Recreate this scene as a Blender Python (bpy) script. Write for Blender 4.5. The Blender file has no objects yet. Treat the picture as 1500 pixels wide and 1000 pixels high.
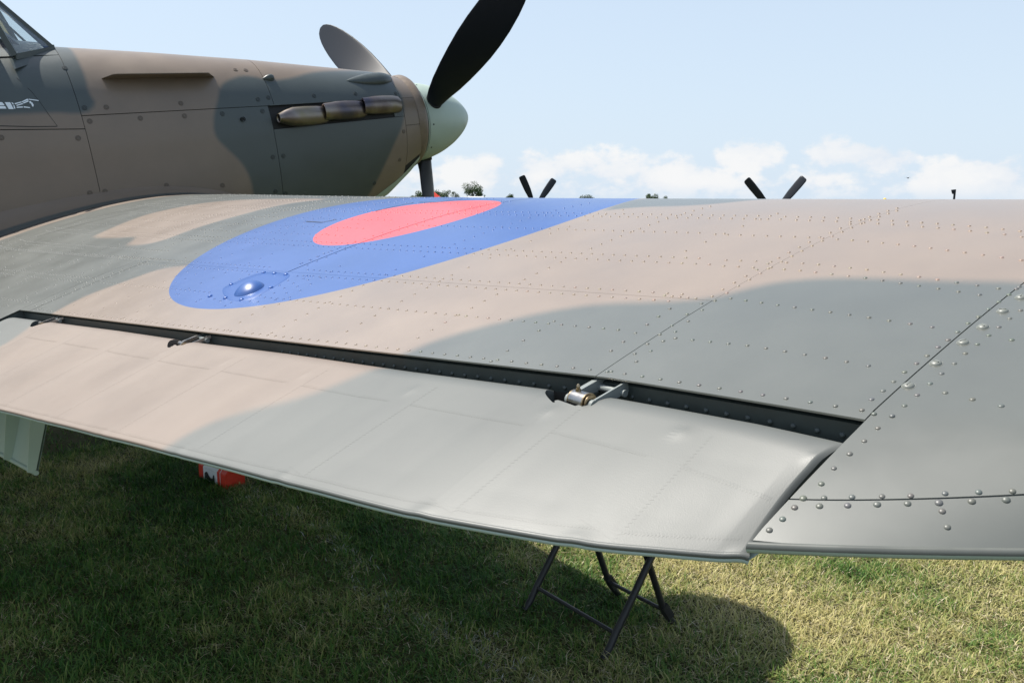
import bpy, math, random
import numpy as np
from mathutils import Matrix, Vector
random.seed(4); rng = np.random.default_rng(4)
D = math.pi/180
sc = bpy.context.scene
COL = sc.collection

# ------------------------------------------------------------------ camera
CAM = np.array([-3.46215, -5.77563, 1.68759])
RT = np.array([0.79831577, -0.60221318, 0.00558718]); UP = np.array([0.09560066, 0.13588053, 0.98610192]); FW = np.array([0.59460276, 0.78668658, -0.16604754])
F_PX = 1241.716
cd = bpy.data.cameras.new('camera'); cam = bpy.data.objects.new('camera', cd); COL.objects.link(cam); sc.camera = cam
cd.sensor_width = 36.0; cd.lens = F_PX/1500*36; cd.clip_start = .05; cd.clip_end = 3000
cam.matrix_world = Matrix(((RT[0], UP[0], -FW[0], CAM[0]), (RT[1], UP[1], -FW[1], CAM[1]), (RT[2], UP[2], -FW[2], CAM[2]), (0, 0, 0, 1)))

# ------------------------------------------------------------------ light
SUN = Vector((-.30, .50, 1.0)).normalized()          # direction towards the sun
sl = bpy.data.lights.new('sun', 'SUN'); sl.energy = 5.0; sl.angle = .0093; sl.color = (1, .95, .87)
so = bpy.data.objects.new('sun', sl); COL.objects.link(so); so.location = (0, 0, 20)
so.rotation_euler = SUN.to_track_quat('Z', 'Y').to_euler()
W = bpy.data.worlds.new('World'); sc.world = W; W.use_nodes = True
nt = W.node_tree; nt.nodes.clear()
def N(t, ty, **k):
    n = t.nodes.new(ty)
    for a, b in k.items():
        if a.startswith('i_'): n.inputs[a[2:].replace('_', ' ')].default_value = b
        else: setattr(n, a, b)
    return n
def math_(t, op, a, b=None, c=None, clamp=False):
    n = t.nodes.new('ShaderNodeMath'); n.operation = op; n.use_clamp = clamp
    for i, v in enumerate((a, b, c)):
        if v is None: continue
        if isinstance(v, (int, float)): n.inputs[i].default_value = v
        else: t.links.new(v, n.inputs[i])
    return n.outputs[0]
sky = N(nt, 'ShaderNodeTexSky', sky_type='NISHITA', sun_disc=False)
sky.sun_elevation = math.asin(SUN.z); sky.sun_rotation = math.atan2(SUN.x, SUN.y); sky.altitude = 100
sky.air_density = 1.0; sky.dust_density = 1.5; sky.ozone_density = 2.0
tc = N(nt, 'ShaderNodeTexCoord'); sep = N(nt, 'ShaderNodeSeparateXYZ'); nt.links.new(tc.outputs['Generated'], sep.inputs[0])
el = sep.outputs[2]
bg1 = N(nt, 'ShaderNodeBackground', i_Strength=.12); nt.links.new(sky.outputs[0], bg1.inputs[0])
# low cumulus near the horizon: noise stretched along the horizon, thinning upwards
mp = N(nt, 'ShaderNodeMapping'); mp.inputs['Scale'].default_value = (1, 1, 1.7); mp.inputs['Location'].default_value = (.35, 1.2, .1)
nt.links.new(tc.outputs['Generated'], mp.inputs[0])
n1 = N(nt, 'ShaderNodeTexNoise', i_Scale=13.0, i_Detail=9.0, i_Roughness=.58); nt.links.new(mp.outputs[0], n1.inputs[0])
n2 = N(nt, 'ShaderNodeTexNoise', i_Scale=26.0, i_Detail=7.0, i_Roughness=.6); nt.links.new(mp.outputs[0], n2.inputs[0])
band = N(nt, 'ShaderNodeMapRange', interpolation_type='SMOOTHSTEP'); nt.links.new(el, band.inputs[0])
band.inputs[1].default_value = .015; band.inputs[2].default_value = .085; band.inputs[3].default_value = .135; band.inputs[4].default_value = -.30
low = N(nt, 'ShaderNodeMapRange', interpolation_type='SMOOTHSTEP'); nt.links.new(el, low.inputs[0])
low.inputs[1].default_value = -.01; low.inputs[2].default_value = .02
d = math_(nt, 'ADD', n1.outputs[0], band.outputs[0])
d = math_(nt, 'ADD', d, math_(nt, 'MULTIPLY', math_(nt, 'SUBTRACT', n2.outputs[0], .5), .46))
# a few separate heaps standing in the blue
def heap(px, py, w, h, amt):
    global d
    v = FW + (px-750)/F_PX*RT - (py-500)/F_PX*UP; v /= np.linalg.norm(v)
    r = np.cross(v, [0, 0, 1]); r /= np.linalg.norm(r)
    dr = N(nt, 'ShaderNodeVectorMath', operation='DOT_PRODUCT'); nt.links.new(tc.outputs['Generated'], dr.inputs[0]); dr.inputs[1].default_value = tuple(r)
    df = N(nt, 'ShaderNodeVectorMath', operation='DOT_PRODUCT'); nt.links.new(tc.outputs['Generated'], df.inputs[0]); df.inputs[1].default_value = tuple(v)
    a = math_(nt, 'DIVIDE', dr.outputs['Value'], w/F_PX); b = math_(nt, 'DIVIDE', math_(nt, 'SUBTRACT', el, float(v[2])), h/F_PX)
    q = math_(nt, 'SUBTRACT', 1, math_(nt, 'ADD', math_(nt, 'MULTIPLY', a, a), math_(nt, 'MULTIPLY', b, b)), clamp=True)
    q = math_(nt, 'MULTIPLY', q, math_(nt, 'GREATER_THAN', df.outputs['Value'], 0))
    d = math_(nt, 'ADD', d, math_(nt, 'MULTIPLY', q, amt))
heap(1218, 214, 52, 32, .42); heap(1296, 226, 50, 26, .42); heap(1100, 218, 60, 32, .36); heap(795, 232, 60, 30, .18); heap(880, 232, 70, 32, .20)
heap(975, 250, 90, 34, .16); heap(1440, 262, 90, 40, .20); heap(700, 235, 60, 45, .14); heap(1390, 196, 80, 16, .10)
msk = N(nt, 'ShaderNodeMapRange', interpolation_type='SMOOTHSTEP'); nt.links.new(d, msk.inputs[0])
msk.inputs[1].default_value = .50; msk.inputs[2].default_value = .74
msk.inputs[1].default_value = .52; msk.inputs[2].default_value = .74
m2 = math_(nt, 'MULTIPLY', msk.outputs[0], low.outputs[0])
# cloud tone: brighter tops, greyer bottoms
tone = N(nt, 'ShaderNodeMapRange'); nt.links.new(n1.outputs[0], tone.inputs[0]); tone.inputs[1].default_value = .35; tone.inputs[2].default_value = .62
cr = N(nt, 'ShaderNodeMix', data_type='RGBA'); nt.links.new(tone.outputs[0], cr.inputs[0])
cr.inputs[6].default_value = (.82, .87, .94, 1); cr.inputs[7].default_value = (1.0, .99, .98, 1)
bg2 = N(nt, 'ShaderNodeBackground', i_Strength=.66); nt.links.new(cr.outputs[2], bg2.inputs[0])
# thin haze veil whitening the lower sky
bgv = N(nt, 'ShaderNodeBackground', i_Strength=.66); bgv.inputs[0].default_value = (.73, .86, 1.0, 1)
veil = N(nt, 'ShaderNodeMapRange'); nt.links.new(el, veil.inputs[0]); veil.inputs[1].default_value = 0; veil.inputs[2].default_value = .9; veil.inputs[3].default_value = .92; veil.inputs[4].default_value = .25
mv = N(nt, 'ShaderNodeMixShader'); nt.links.new(veil.outputs[0], mv.inputs[0]); nt.links.new(bg1.outputs[0], mv.inputs[1]); nt.links.new(bgv.outputs[0], mv.inputs[2])
mx = N(nt, 'ShaderNodeMixShader'); nt.links.new(math_(nt, 'MULTIPLY', m2, .85), mx.inputs[0]); nt.links.new(mv.outputs[0], mx.inputs[1]); nt.links.new(bg2.outputs[0], mx.inputs[2])
wo = N(nt, 'ShaderNodeOutputWorld'); nt.links.new(mx.outputs[0], wo.inputs[0])
sc.view_settings.view_transform = 'Standard'; sc.view_settings.look = 'None'; sc.view_settings.exposure = .55; sc.view_settings.gamma = 1
sc.view_settings.use_curve_mapping = False

# ------------------------------------------------------------------ helpers
def tag(o, label=None, cat=None, group=None, kind=None):
    if label: o['label'] = label
    if cat: o['category'] = cat
    if group: o['group'] = group
    if kind: o['kind'] = kind
    return o
def empty(name, loc, label, cat, group=None, rz=0):
    o = bpy.data.objects.new(name, None); COL.objects.link(o); o.location = loc; o.rotation_euler = (0, 0, rz); o.empty_display_size = .2
    return tag(o, label, cat, group)
class MB:
    def __init__(s): s.v = []; s.f = []; s.n = 0; s.a = []; s.sm = []
    def add(s, V, Fc, smooth=True, a=0.0):
        V = np.asarray(V, float).reshape(-1, 3); s.v.append(V)
        for f in Fc: s.f.append(tuple(i+s.n for i in f)); s.sm.append(smooth)
        s.a.append(np.broadcast_to(np.asarray(a, float), (len(V),)).copy()); s.n += len(V); return s
    def grid(s, P, smooth=True, flip=False, a=0.0, wrap=False):
        P = np.asarray(P, float); nu, nv = P.shape[:2]; F = []
        for i in range(nu-1):
            for j in range(nv if wrap else nv-1):
                k = (j+1) % nv
                q = (i*nv+j, i*nv+k, (i+1)*nv+k, (i+1)*nv+j)
                F.append(q[::-1] if flip else q)
        return s.add(P.reshape(-1, 3), F, smooth, np.asarray(a).reshape(-1) if np.ndim(a) > 1 else a)
    def box(s, c, sz, R=None):
        c = np.array(c, float); h = np.array(sz, float)/2
        V = np.array([[x, y, z] for x in (-1, 1) for y in (-1, 1) for z in (-1, 1)])*h
        if R is not None: V = V@np.array(R).T
        return s.add(V+c, [(0, 1, 3, 2), (4, 6, 7, 5), (0, 4, 5, 1), (2, 3, 7, 6), (0, 2, 6, 4), (1, 5, 7, 3)], False)
    def beam(s, a, b, w, h, up=(0, 0, 1)):
        a = np.array(a, float); b = np.array(b, float); d = b-a; L = np.linalg.norm(d); d /= L
        y = np.cross(up, d); y /= np.linalg.norm(y); z = np.cross(d, y)
        return s.box((a+b)/2, (L, w, h), np.stack([d, y, z], 1))
    def tube(s, pts, r, n=10, caps=True):
        pts = np.array(pts, float); r = np.broadcast_to(r, (len(pts),)); rings = []; ref = None
        for i, q in enumerate(pts):
            d = pts[min(i+1, len(pts)-1)]-pts[max(i-1, 0)]; d /= np.linalg.norm(d)
            if ref is None: ref = np.array([0, 0, 1.]) if abs(d[2]) < .9 else np.array([1., 0, 0])
            u = np.cross(ref, d); u /= np.linalg.norm(u); w = np.cross(d, u); ref = w
            t = np.arange(n)/n*2*np.pi
            rings.append(q+r[i]*(np.cos(t)[:, None]*u+np.sin(t)[:, None]*w))
        s.grid(np.array(rings), wrap=True)
        if caps:
            s.add(rings[0], [tuple(range(n))], False); s.add(rings[-1], [tuple(range(n))[::-1]], False)
        return s
    def loft(s, rings, caps=True, smooth=True):
        s.grid(np.array(rings), wrap=True, smooth=smooth)
        n = len(rings[0])
        if caps: s.add(rings[0], [tuple(range(n))], False); s.add(rings[-1], [tuple(range(n))[::-1]], False)
        return s
    def mesh(s, name, mat, attr='green'):
        m = bpy.data.meshes.new(name); V = np.concatenate(s.v)
        m.from_pydata(V.tolist(), [], s.f); m.polygons.foreach_set('use_smooth', s.sm)
        at = m.attributes.new(attr, 'FLOAT', 'POINT'); at.data.foreach_set('value', np.concatenate(s.a).astype(np.float32))
        m.materials.append(mat); m.update(); return m
    def build(s, name, mat, parent=None, off=(0, 0, 0), attr='green'):
        if any(off): s.v = [v-np.array(off) for v in s.v]
        o = bpy.data.objects.new(name, s.mesh(name, mat, attr)); COL.objects.link(o); o.parent = parent; return o

# signed distance to polygon (positive inside)
def sdist(P, poly):
    P = np.asarray(P, float); q = np.asarray(poly, float); best = np.full(len(P), 1e9); ins = np.zeros(len(P), bool)
    for i in range(len(q)):
        a = q[i]; b = q[(i+1) % len(q)]; ab = b-a
        t = np.clip(((P-a)@ab)/(ab@ab+1e-12), 0, 1); best = np.minimum(best, np.linalg.norm(P-(a+t[:, None]*ab), axis=1))
        c = (a[1] > P[:, 1]) != (b[1] > P[:, 1]); xi = (b[0]-a[0])*(P[:, 1]-a[1])/((b[1]-a[1]) if b[1] != a[1] else 1e-9)+a[0]
        ins ^= c & (P[:, 0] < xi)
    return np.where(ins, best, -best)
def smoothpoly(q, it=2):      # Chaikin rounding of a traced outline
    q = np.array(q, float)
    for _ in range(it):
        n = np.roll(q, -1, 0); q = np.stack([.75*q+.25*n, .25*q+.75*n], 1).reshape(-1, 2)
    return q

# ------------------------------------------------------------------ materials
def mat(name, col, rough=.5, metal=0., spec=.5, coat=0., noise=0., nscale=30., bump=0., bscale=200., tr=0., emit=None):
    m = bpy.data.materials.new(name); m.use_nodes = True; t = m.node_tree; b = t.nodes['Principled BSDF']
    b.inputs['Base Color'].default_value = (*col, 1); b.inputs['Roughness'].default_value = rough; b.inputs['Metallic'].default_value = metal
    b.inputs['Specular IOR Level'].default_value = spec; b.inputs['Coat Weight'].default_value = coat; b.inputs['Coat Roughness'].default_value = .25
    b.inputs['Transmission Weight'].default_value = tr
    if noise:
        c = N(t, 'ShaderNodeTexCoord'); n = N(t, 'ShaderNodeTexNoise', i_Scale=nscale, i_Detail=6.0); t.links.new(c.outputs['Object'], n.inputs[0])
        r = N(t, 'ShaderNodeMapRange'); t.links.new(n.outputs[0], r.inputs[0]); r.inputs[1].default_value = .3; r.inputs[2].default_value = .7
        r.inputs[3].default_value = 1-noise; r.inputs[4].default_value = 1+noise
        v = N(t, 'ShaderNodeVectorMath', operation='SCALE'); v.inputs[0].default_value = col; t.links.new(r.outputs[0], v.inputs['Scale']); t.links.new(v.outputs[0], b.inputs['Base Color'])
        r2 = N(t, 'ShaderNodeMapRange'); t.links.new(n.outputs[0], r2.inputs[0]); r2.inputs[1].default_value = .3; r2.inputs[2].default_value = .7
        r2.inputs[3].default_value = max(rough-.07, .02); r2.inputs[4].default_value = rough+.07; t.links.new(r2.outputs[0], b.inputs['Roughness'])
    if bump:
        c = N(t, 'ShaderNodeTexCoord'); n = N(t, 'ShaderNodeTexNoise', i_Scale=bscale, i_Detail=4.0); t.links.new(c.outputs['Object'], n.inputs[0])
        bp = N(t, 'ShaderNodeBump', i_Strength=bump, i_Distance=.002); t.links.new(n.outputs[0], bp.inputs['Height']); t.links.new(bp.outputs[0], b.inputs['Normal'])
    return m
EARTH = (.238, .186, .144); GREEN = (.104, .110, .098); BLUE = (.028, .086, .275); RED = (.60, .072, .080)       # upper surfaces; brown and green lightened to carry the sunlight
EARTH_S = (.180, .138, .100); GREEN_S = (.055, .068, .064)      # same brown and green for the fuselage, darkened to carry its shade
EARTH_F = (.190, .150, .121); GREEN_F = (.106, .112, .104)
SKYC = (.38, .46, .39)
RC = (-2.3493, 3.7381); RO, RI = .6345, .2589
def camo(name, roundel=False, cols=None, rough=.36, wave=.0, weave=False, feather=.018, spec=.5, coat=0.0):
    """brown and green paint: the vertex attribute 'green' is the distance in metres from the edge of the green areas"""
    m = bpy.data.materials.new(name); m.use_nodes = True; t = m.node_tree; b = t.nodes['Principled BSDF']
    b.inputs['Specular IOR Level'].default_value = spec; b.inputs['Coat Weight'].default_value = coat; b.inputs['Coat Roughness'].default_value = .3
    g = N(t, 'ShaderNodeAttribute', attribute_name='green'); c = N(t, 'ShaderNodeTexCoord')
    ne = N(t, 'ShaderNodeTexNoise', i_Scale=260.0, i_Detail=2.0); t.links.new(c.outputs['Object'], ne.inputs[0])
    gg = math_(t, 'ADD', g.outputs['Fac'], math_(t, 'MULTIPLY', math_(t, 'SUBTRACT', ne.outputs[0], .5), .008))
    mr = N(t, 'ShaderNodeMapRange', interpolation_type='SMOOTHSTEP'); t.links.new(gg, mr.inputs[0]); mr.inputs[1].default_value = -feather; mr.inputs[2].default_value = feather
    mx = N(t, 'ShaderNodeMix', data_type='RGBA'); t.links.new(mr.outputs[0], mx.inputs[0]); e_, g_ = cols or (EARTH, GREEN); mx.inputs[6].default_value = (*e_, 1); mx.inputs[7].default_value = (*g_, 1)
    out = mx.outputs[2]
    if roundel:
        gx = N(t, 'ShaderNodeAttribute', attribute_name='chordwise'); gy = N(t, 'ShaderNodeAttribute', attribute_name='spanwise')
        dx = math_(t, 'SUBTRACT', gx.outputs['Fac'], RC[0]); dy = math_(t, 'SUBTRACT', gy.outputs['Fac'], RC[1])
        r = math_(t, 'SQRT', math_(t, 'ADD', math_(t, 'MULTIPLY', dx, dx), math_(t, 'MULTIPLY', dy, dy)))
        for rad, colr in ((RO, BLUE), (RI, RED)):
            k = N(t, 'ShaderNodeMapRange'); t.links.new(r, k.inputs[0]); k.inputs[1].default_value = rad-.0006; k.inputs[2].default_value = rad+.0006; k.inputs[3].default_value = 1; k.inputs[4].default_value = 0
            x = N(t, 'ShaderNodeMix', data_type='RGBA'); t.links.new(k.outputs[0], x.inputs[0]); t.links.new(out, x.inputs[6]); x.inputs[7].default_value = (*colr, 1); out = x.outputs[2]
    nn = N(t, 'ShaderNodeTexNoise', i_Scale=5.0, i_Detail=8.0, i_Roughness=.6); t.links.new(c.outputs['Object'], nn.inputs[0])
    v = N(t, 'ShaderNodeMapRange'); t.links.new(nn.outputs[0], v.inputs[0]); v.inputs[1].default_value = .3; v.inputs[2].default_value = .7; v.inputs[3].default_value = .93; v.inputs[4].default_value = 1.07
    sv = N(t, 'ShaderNodeVectorMath', operation='SCALE'); t.links.new(out, sv.inputs[0]); t.links.new(v.outputs[0], sv.inputs['Scale']); t.links.new(sv.outputs[0], b.inputs['Base Color'])
    rr = N(t, 'ShaderNodeMapRange'); t.links.new(nn.outputs[0], rr.inputs[0]); rr.inputs[1].default_value = .3; rr.inputs[2].default_value = .7; rr.inputs[3].default_value = rough-.04; rr.inputs[4].default_value = rough+.05
    t.links.new(rr.outputs[0], b.inputs['Roughness'])
    # skin waviness and paint grain
    w1 = N(t, 'ShaderNodeTexNoise', i_Scale=4.0, i_Detail=1.5); t.links.new(c.outputs['Object'], w1.inputs[0])
    w2 = N(t, 'ShaderNodeTexNoise', i_Scale=1500.0 if not weave else 900.0, i_Detail=1.0); t.links.new(c.outputs['Object'], w2.inputs[0])
    b1 = N(t, 'ShaderNodeBump', i_Strength=1.0, i_Distance=wave); t.links.new(w1.outputs[0], b1.inputs['Height'])
    b2 = N(t, 'ShaderNodeBump', i_Strength=.10 if not weave else .25, i_Distance=.0004); t.links.new(w2.outputs[0], b2.inputs['Height']); t.links.new(b1.outputs[0], b2.inputs['Normal'])
    t.links.new(b2.outputs[0], b.inputs['Normal'])
    return m
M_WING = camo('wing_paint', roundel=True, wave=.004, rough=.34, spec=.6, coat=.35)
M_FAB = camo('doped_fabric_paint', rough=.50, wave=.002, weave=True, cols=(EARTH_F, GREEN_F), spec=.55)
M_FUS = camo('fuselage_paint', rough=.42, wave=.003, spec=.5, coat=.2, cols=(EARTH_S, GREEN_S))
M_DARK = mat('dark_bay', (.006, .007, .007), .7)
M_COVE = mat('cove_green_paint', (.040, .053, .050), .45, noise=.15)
M_SKY = mat('duck_egg_paint', SKYC, .40, noise=.04, nscale=8)
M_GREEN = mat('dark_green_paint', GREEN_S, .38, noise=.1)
M_GREENW = mat('sunlit_green_paint', GREEN, .38, noise=.08)  # the lighter green, with sunlight put into its colour
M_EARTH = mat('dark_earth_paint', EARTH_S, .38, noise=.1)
M_BLACK = mat('propeller_black', (.008, .011, .017), .45, spec=.35)
M_STEEL = mat('bare_steel', (.36, .35, .34), .30, 1.0, noise=.15, nscale=60)
M_GREYM = mat('grey_bracket_paint', (.20, .22, .21), .42)
M_BRASS = mat('brass_fitting', (.40, .31, .20), .3, 1.0)
M_RUB = mat('tyre_rubber', (.02, .02, .02), .8, bump=.3)
M_GLASS = mat('cockpit_glass', (.75, .85, .88), .03, tr=.85, spec=.6)
M_BONE = mat('white_marking_paint', (.72, .78, .80), .5)
M_BLUEP = mat('roundel_blue_paint', BLUE, .36)
def rivet_mat():
    m = bpy.data.materials.new('painted_rivet'); m.use_nodes = True; t = m.node_tree; b = t.nodes['Principled BSDF']
    oi = N(t, 'ShaderNodeObjectInfo'); t.links.new(oi.outputs['Color'], b.inputs['Base Color']); b.inputs['Roughness'].default_value = .42; return m
M_RIV = rivet_mat()
def rivet_attr_mat():
    m = bpy.data.materials.new('painted_rivet_rows'); m.use_nodes = True; t = m.node_tree; b = t.nodes['Principled BSDF']
    a = N(t, 'ShaderNodeAttribute', attribute_name='paint'); t.links.new(a.outputs['Color'], b.inputs['Base Color']); b.inputs['Roughness'].default_value = .42; return m
M_RIVA = rivet_attr_mat()
def exhaust_mat():
    m = bpy.data.materials.new('heat_stained_steel'); m.use_nodes = True; t = m.node_tree; b = t.nodes['Principled BSDF']
    c = N(t, 'ShaderNodeTexCoord'); n = N(t, 'ShaderNodeTexNoise', i_Scale=5.0, i_Detail=3.0, i_Roughness=.5); t.links.new(c.outputs['Object'], n.inputs[0])
    r = N(t, 'ShaderNodeValToRGB'); t.links.new(n.outputs[0], r.inputs[0]); e = r.color_ramp.elements
    e[0].position = .32; e[0].color = (.10, .095, .12, 1); e[1].position = .70; e[1].color = (.22, .19, .13, 1)
    x = e.new(.45); x.color = (.17, .14, .13, 1); x = e.new(.56); x.color = (.24, .21, .19, 1)
    t.links.new(r.outputs[0], b.inputs['Base Color']); b.inputs['Metallic'].default_value = .9; b.inputs['Roughness'].default_value = .36; return m
M_EXH = exhaust_mat()

# traced outlines and rivet places in aircraft metres (x, s)
G1=[(-2.4626,6.6),(-2.4626,5.3479),(-2.4729,5.3067),(-2.4835,5.2546),(-2.4923,5.1785),(-2.5091,5.1093),(-2.5407,5.0553),(-2.581,5.0283),(-2.6119,5.0055),(-2.6385,4.9534),(-2.673,4.8477),(-2.7233,4.7779),(-2.7874,4.7201),(-2.8436,4.677),(-2.8928,4.6525),(-3.4928,4.5025),(-4.5,4.6525),(-4.5,6.6)]
G2=[(-1.3,4.0501),(-2.242,4.3501),(-2.1598,4.4284),(-2.141,4.5407),(-2.0932,4.6105),(-2.0246,4.6269),(-1.3,4.7769)]
G3=[(-4.5,3.3495),(-3.3156,3.2595),(-3.1656,3.1995),(-3.118,3.1803),(-3.0694,3.1713),(-2.9749,3.2097),(-2.8848,3.2263),(-2.8309,3.3624),(-2.7373,3.4206),(-2.5559,3.386),(-2.2407,3.4012),(-2.1157,3.5228),(-1.3,3.6228),(-1.3,0.2),(-4.5,0.2)]
ISL=[(-2.8299,2.0383),(-2.7733,1.9873),(-2.6529,1.8889),(-2.5481,1.82),(-2.4239,1.8579),(-2.3168,1.9058),(-2.2408,2.0437),(-2.1608,2.3127),(-2.1117,2.8236),(-2.238,2.7062),(-2.3331,2.7065),(-2.4295,2.7165),(-2.5815,2.7143),(-2.6719,2.7288),(-2.7385,2.7529),(-2.7858,2.7121),(-2.8247,2.5694),(-2.7804,2.5079),(-2.749,2.4336),(-2.793,2.3043)]
AG=[(-2.6,4.7471),(-2.9283,4.6471),(-2.957,4.6321),(-3.0025,4.6147),(-3.0592,4.5852),(-3.115,4.5265),(-3.1668,4.4822),(-3.2078,4.4711),(-3.2362,4.4744),(-3.9,4.4744),(-3.9,6.2),(-2.6,6.2)]
AG2=[(-2.9,3.2677),(-3.2076,3.1877),(-3.2394,3.2208),(-3.2803,3.2641),(-3.3226,3.2926),(-4.5,3.2926),(-4.5,1.0),(-2.9,1.0)]
RIBT=[(-3.3407,4.0241),(-3.2899,4.2631),(-3.2336,4.5114),(-3.1786,4.7674),(-3.1175,5.0168),(-3.0583,5.2042),(-3.0047,5.3355),(-2.9225,4.9871),(-2.9017,5.1727),(-2.8859,5.3458)]
TAPE=[(-2.9744,4.7728),(-2.9389,5.0041),(-2.9225,5.1792),(-2.9033,5.3325),(-3.0792,5.0809),(-3.034,5.2214),(-2.988,5.3442)]
HNG=[(-2.8629,5.0019),(-2.8412,5.0227),(-3.0367,4.0064),(-3.0287,4.0697),(-3.1691,3.2292),(-3.163,3.2922),(-2.892,4.9859),(-2.8749,5.0451),(-3.0691,3.9803),(-3.0414,4.0402),(-3.2076,3.1877),(-3.1839,3.2569)]
TIPR=[(-2.7886,5.3522),(-2.7853,5.3686),(-2.7662,5.3703),(-2.745,5.3713),(-2.7214,5.3717),(-2.7,5.3722),(-2.6774,5.3737),(-2.6546,5.3735),(-2.6324,5.375),(-2.6102,5.3762),(-2.5888,5.3766),(-2.5658,5.3774),(-2.5433,5.3786),(-2.8053,5.3658),(-2.8251,5.3639),(-2.8448,5.3611),(-2.8659,5.3583),(-2.8863,5.3556),(-2.8981,5.369),(-2.8859,5.3885),(-2.8734,5.4092),(-2.8618,5.4285),(-2.847,5.4503),(-2.8338,5.4715),(-2.8214,5.4925),(-2.7319,5.392),(-2.734,5.4184),(-2.7354,5.4445),(-2.6133,5.4001),(-2.8622,5.4557),(-2.8719,5.4649)]
TIPL=[(-2.9192,5.3502),(-2.9073,5.3704),(-2.8951,5.39),(-2.8822,5.4098),(-2.8695,5.4299),(-2.8568,5.4501),(-2.8435,5.4706),(-2.8301,5.4915),(-2.9344,5.3483),(-2.9073,5.351),(-2.9494,5.3452)]
BIG=[(-2.7325,5.3559),(-2.6832,5.3581),(-2.6331,5.361),(-2.5934,5.3626),(-2.5503,5.3635),(-2.5097,5.3649)]
JOINT=[(-2.7676,5.3372),(-2.7494,5.3388),(-2.7301,5.3391),(-2.7095,5.3392),(-2.6896,5.3411),(-2.6712,5.3426),(-2.6504,5.3433),(-2.6323,5.3448),(-2.6119,5.3447),(-2.5891,5.3449),(-2.5704,5.3473),(-2.5484,5.3478),(-2.5271,5.3489),(-2.505,5.3501),(-2.4804,5.3502)]
PLINE=[(-2.9176,5.3438),(-2.8897,5.3908),(-2.865,5.429),(-2.8422,5.4658),(-2.8201,5.5007)]
ACC=[(-2.867,3.7671),(-2.7911,3.788),(-2.7846,3.8392),(-2.7785,3.894),(-2.8399,3.9499),(-2.9058,3.9388),(-2.9168,3.8649),(-2.9269,3.7875)]
ACO=[(-2.8921,3.762),(-2.8649,3.7615),(-2.8087,3.7586),(-2.7836,3.7886),(-2.7762,3.8377),(-2.7728,3.9004),(-2.781,3.9257),(-2.8103,3.9453),(-2.8432,3.9576),(-2.8778,3.969),(-2.9076,3.9593),(-2.9157,3.922),(-2.9205,3.8813)]
BLIST=[(-2.9043,3.8913),(-2.8737,3.8486),(-2.8472,3.8485),(-2.839,3.909),(-2.8645,3.936),(-2.8909,3.9306)]
MISC=[(-2.839,3.4861),(-2.8672,3.495),(-2.8952,3.4969),(-2.9216,3.4966),(-2.956,3.6344),(-2.9782,3.6336),(-2.947,3.7766),(-2.9589,3.7794),(-2.9311,3.8296),(-2.9306,3.8686),(-2.9245,3.923),(-2.9403,3.9259),(-2.8395,3.7504),(-2.8122,3.7435),(-2.9022,3.9792),(-2.8964,4.0118),(-2.8742,3.9707),(-2.8547,4.0034),(-2.8292,4.0008),(-2.824,3.9621),(-2.7995,3.9542),(-2.8039,3.9938),(-2.7788,3.9934),(-2.7742,3.9493),(-2.6945,3.8476),(-2.7175,3.8494),(-2.6738,3.8431),(-2.6531,3.8398),(-2.6344,3.8405),(-2.7159,3.8487),(-2.6959,3.8582),(-2.6753,3.8511),(-2.6551,3.8452),(-2.6349,3.8501),(-2.6094,3.8448),(-2.589,3.845),(-2.5649,3.8386)]
F2=[(-1.605,0.345),(-1.648,0.255),(-1.71,0.159),(-1.734,0.039),(-1.655,-0.059),(-1.585,-0.143),(-1.548,-0.253),(-1.551,-0.404),(-1.557,-0.577),(-0.816,-0.702),(-0.653,-0.45),(-0.519,-0.239),(-0.43,-0.106),(-0.346,-0.001),(-0.299,0.178),(-0.333,0.278),(-0.313,0.389),(-0.762,0.4),(-0.961,0.389),(-1.099,0.357),(-1.267,0.346),(-1.374,0.387),(-1.464,0.392)]
FAST=[(-2.413,0.264),(-2.299,0.258),(-1.88,0.248),(-2.406,0.189),(-2.133,0.182),(-1.88,0.173),(-1.649,0.167),(-1.396,0.236),(-1.39,0.162),(-2.488,0.104),(-2.857,0.144),(-2.494,-0.199),(-2.413,-0.201),(-2.071,-0.212),(-1.738,-0.256),(-2.442,0.493),(-1.457,0.433),(-1.39,0.427),(-2.808,-0.241),(-1.005,0.231),(-0.688,0.224),(-1.324,0.242),(-1.383,-0.125),(-1.311,-0.126),(-1.397,-0.341),(-1.328,-0.363),(-0.357,-0.06),(-0.354,0.205),(-0.624,-0.389),(-0.401,-0.252)]
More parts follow.
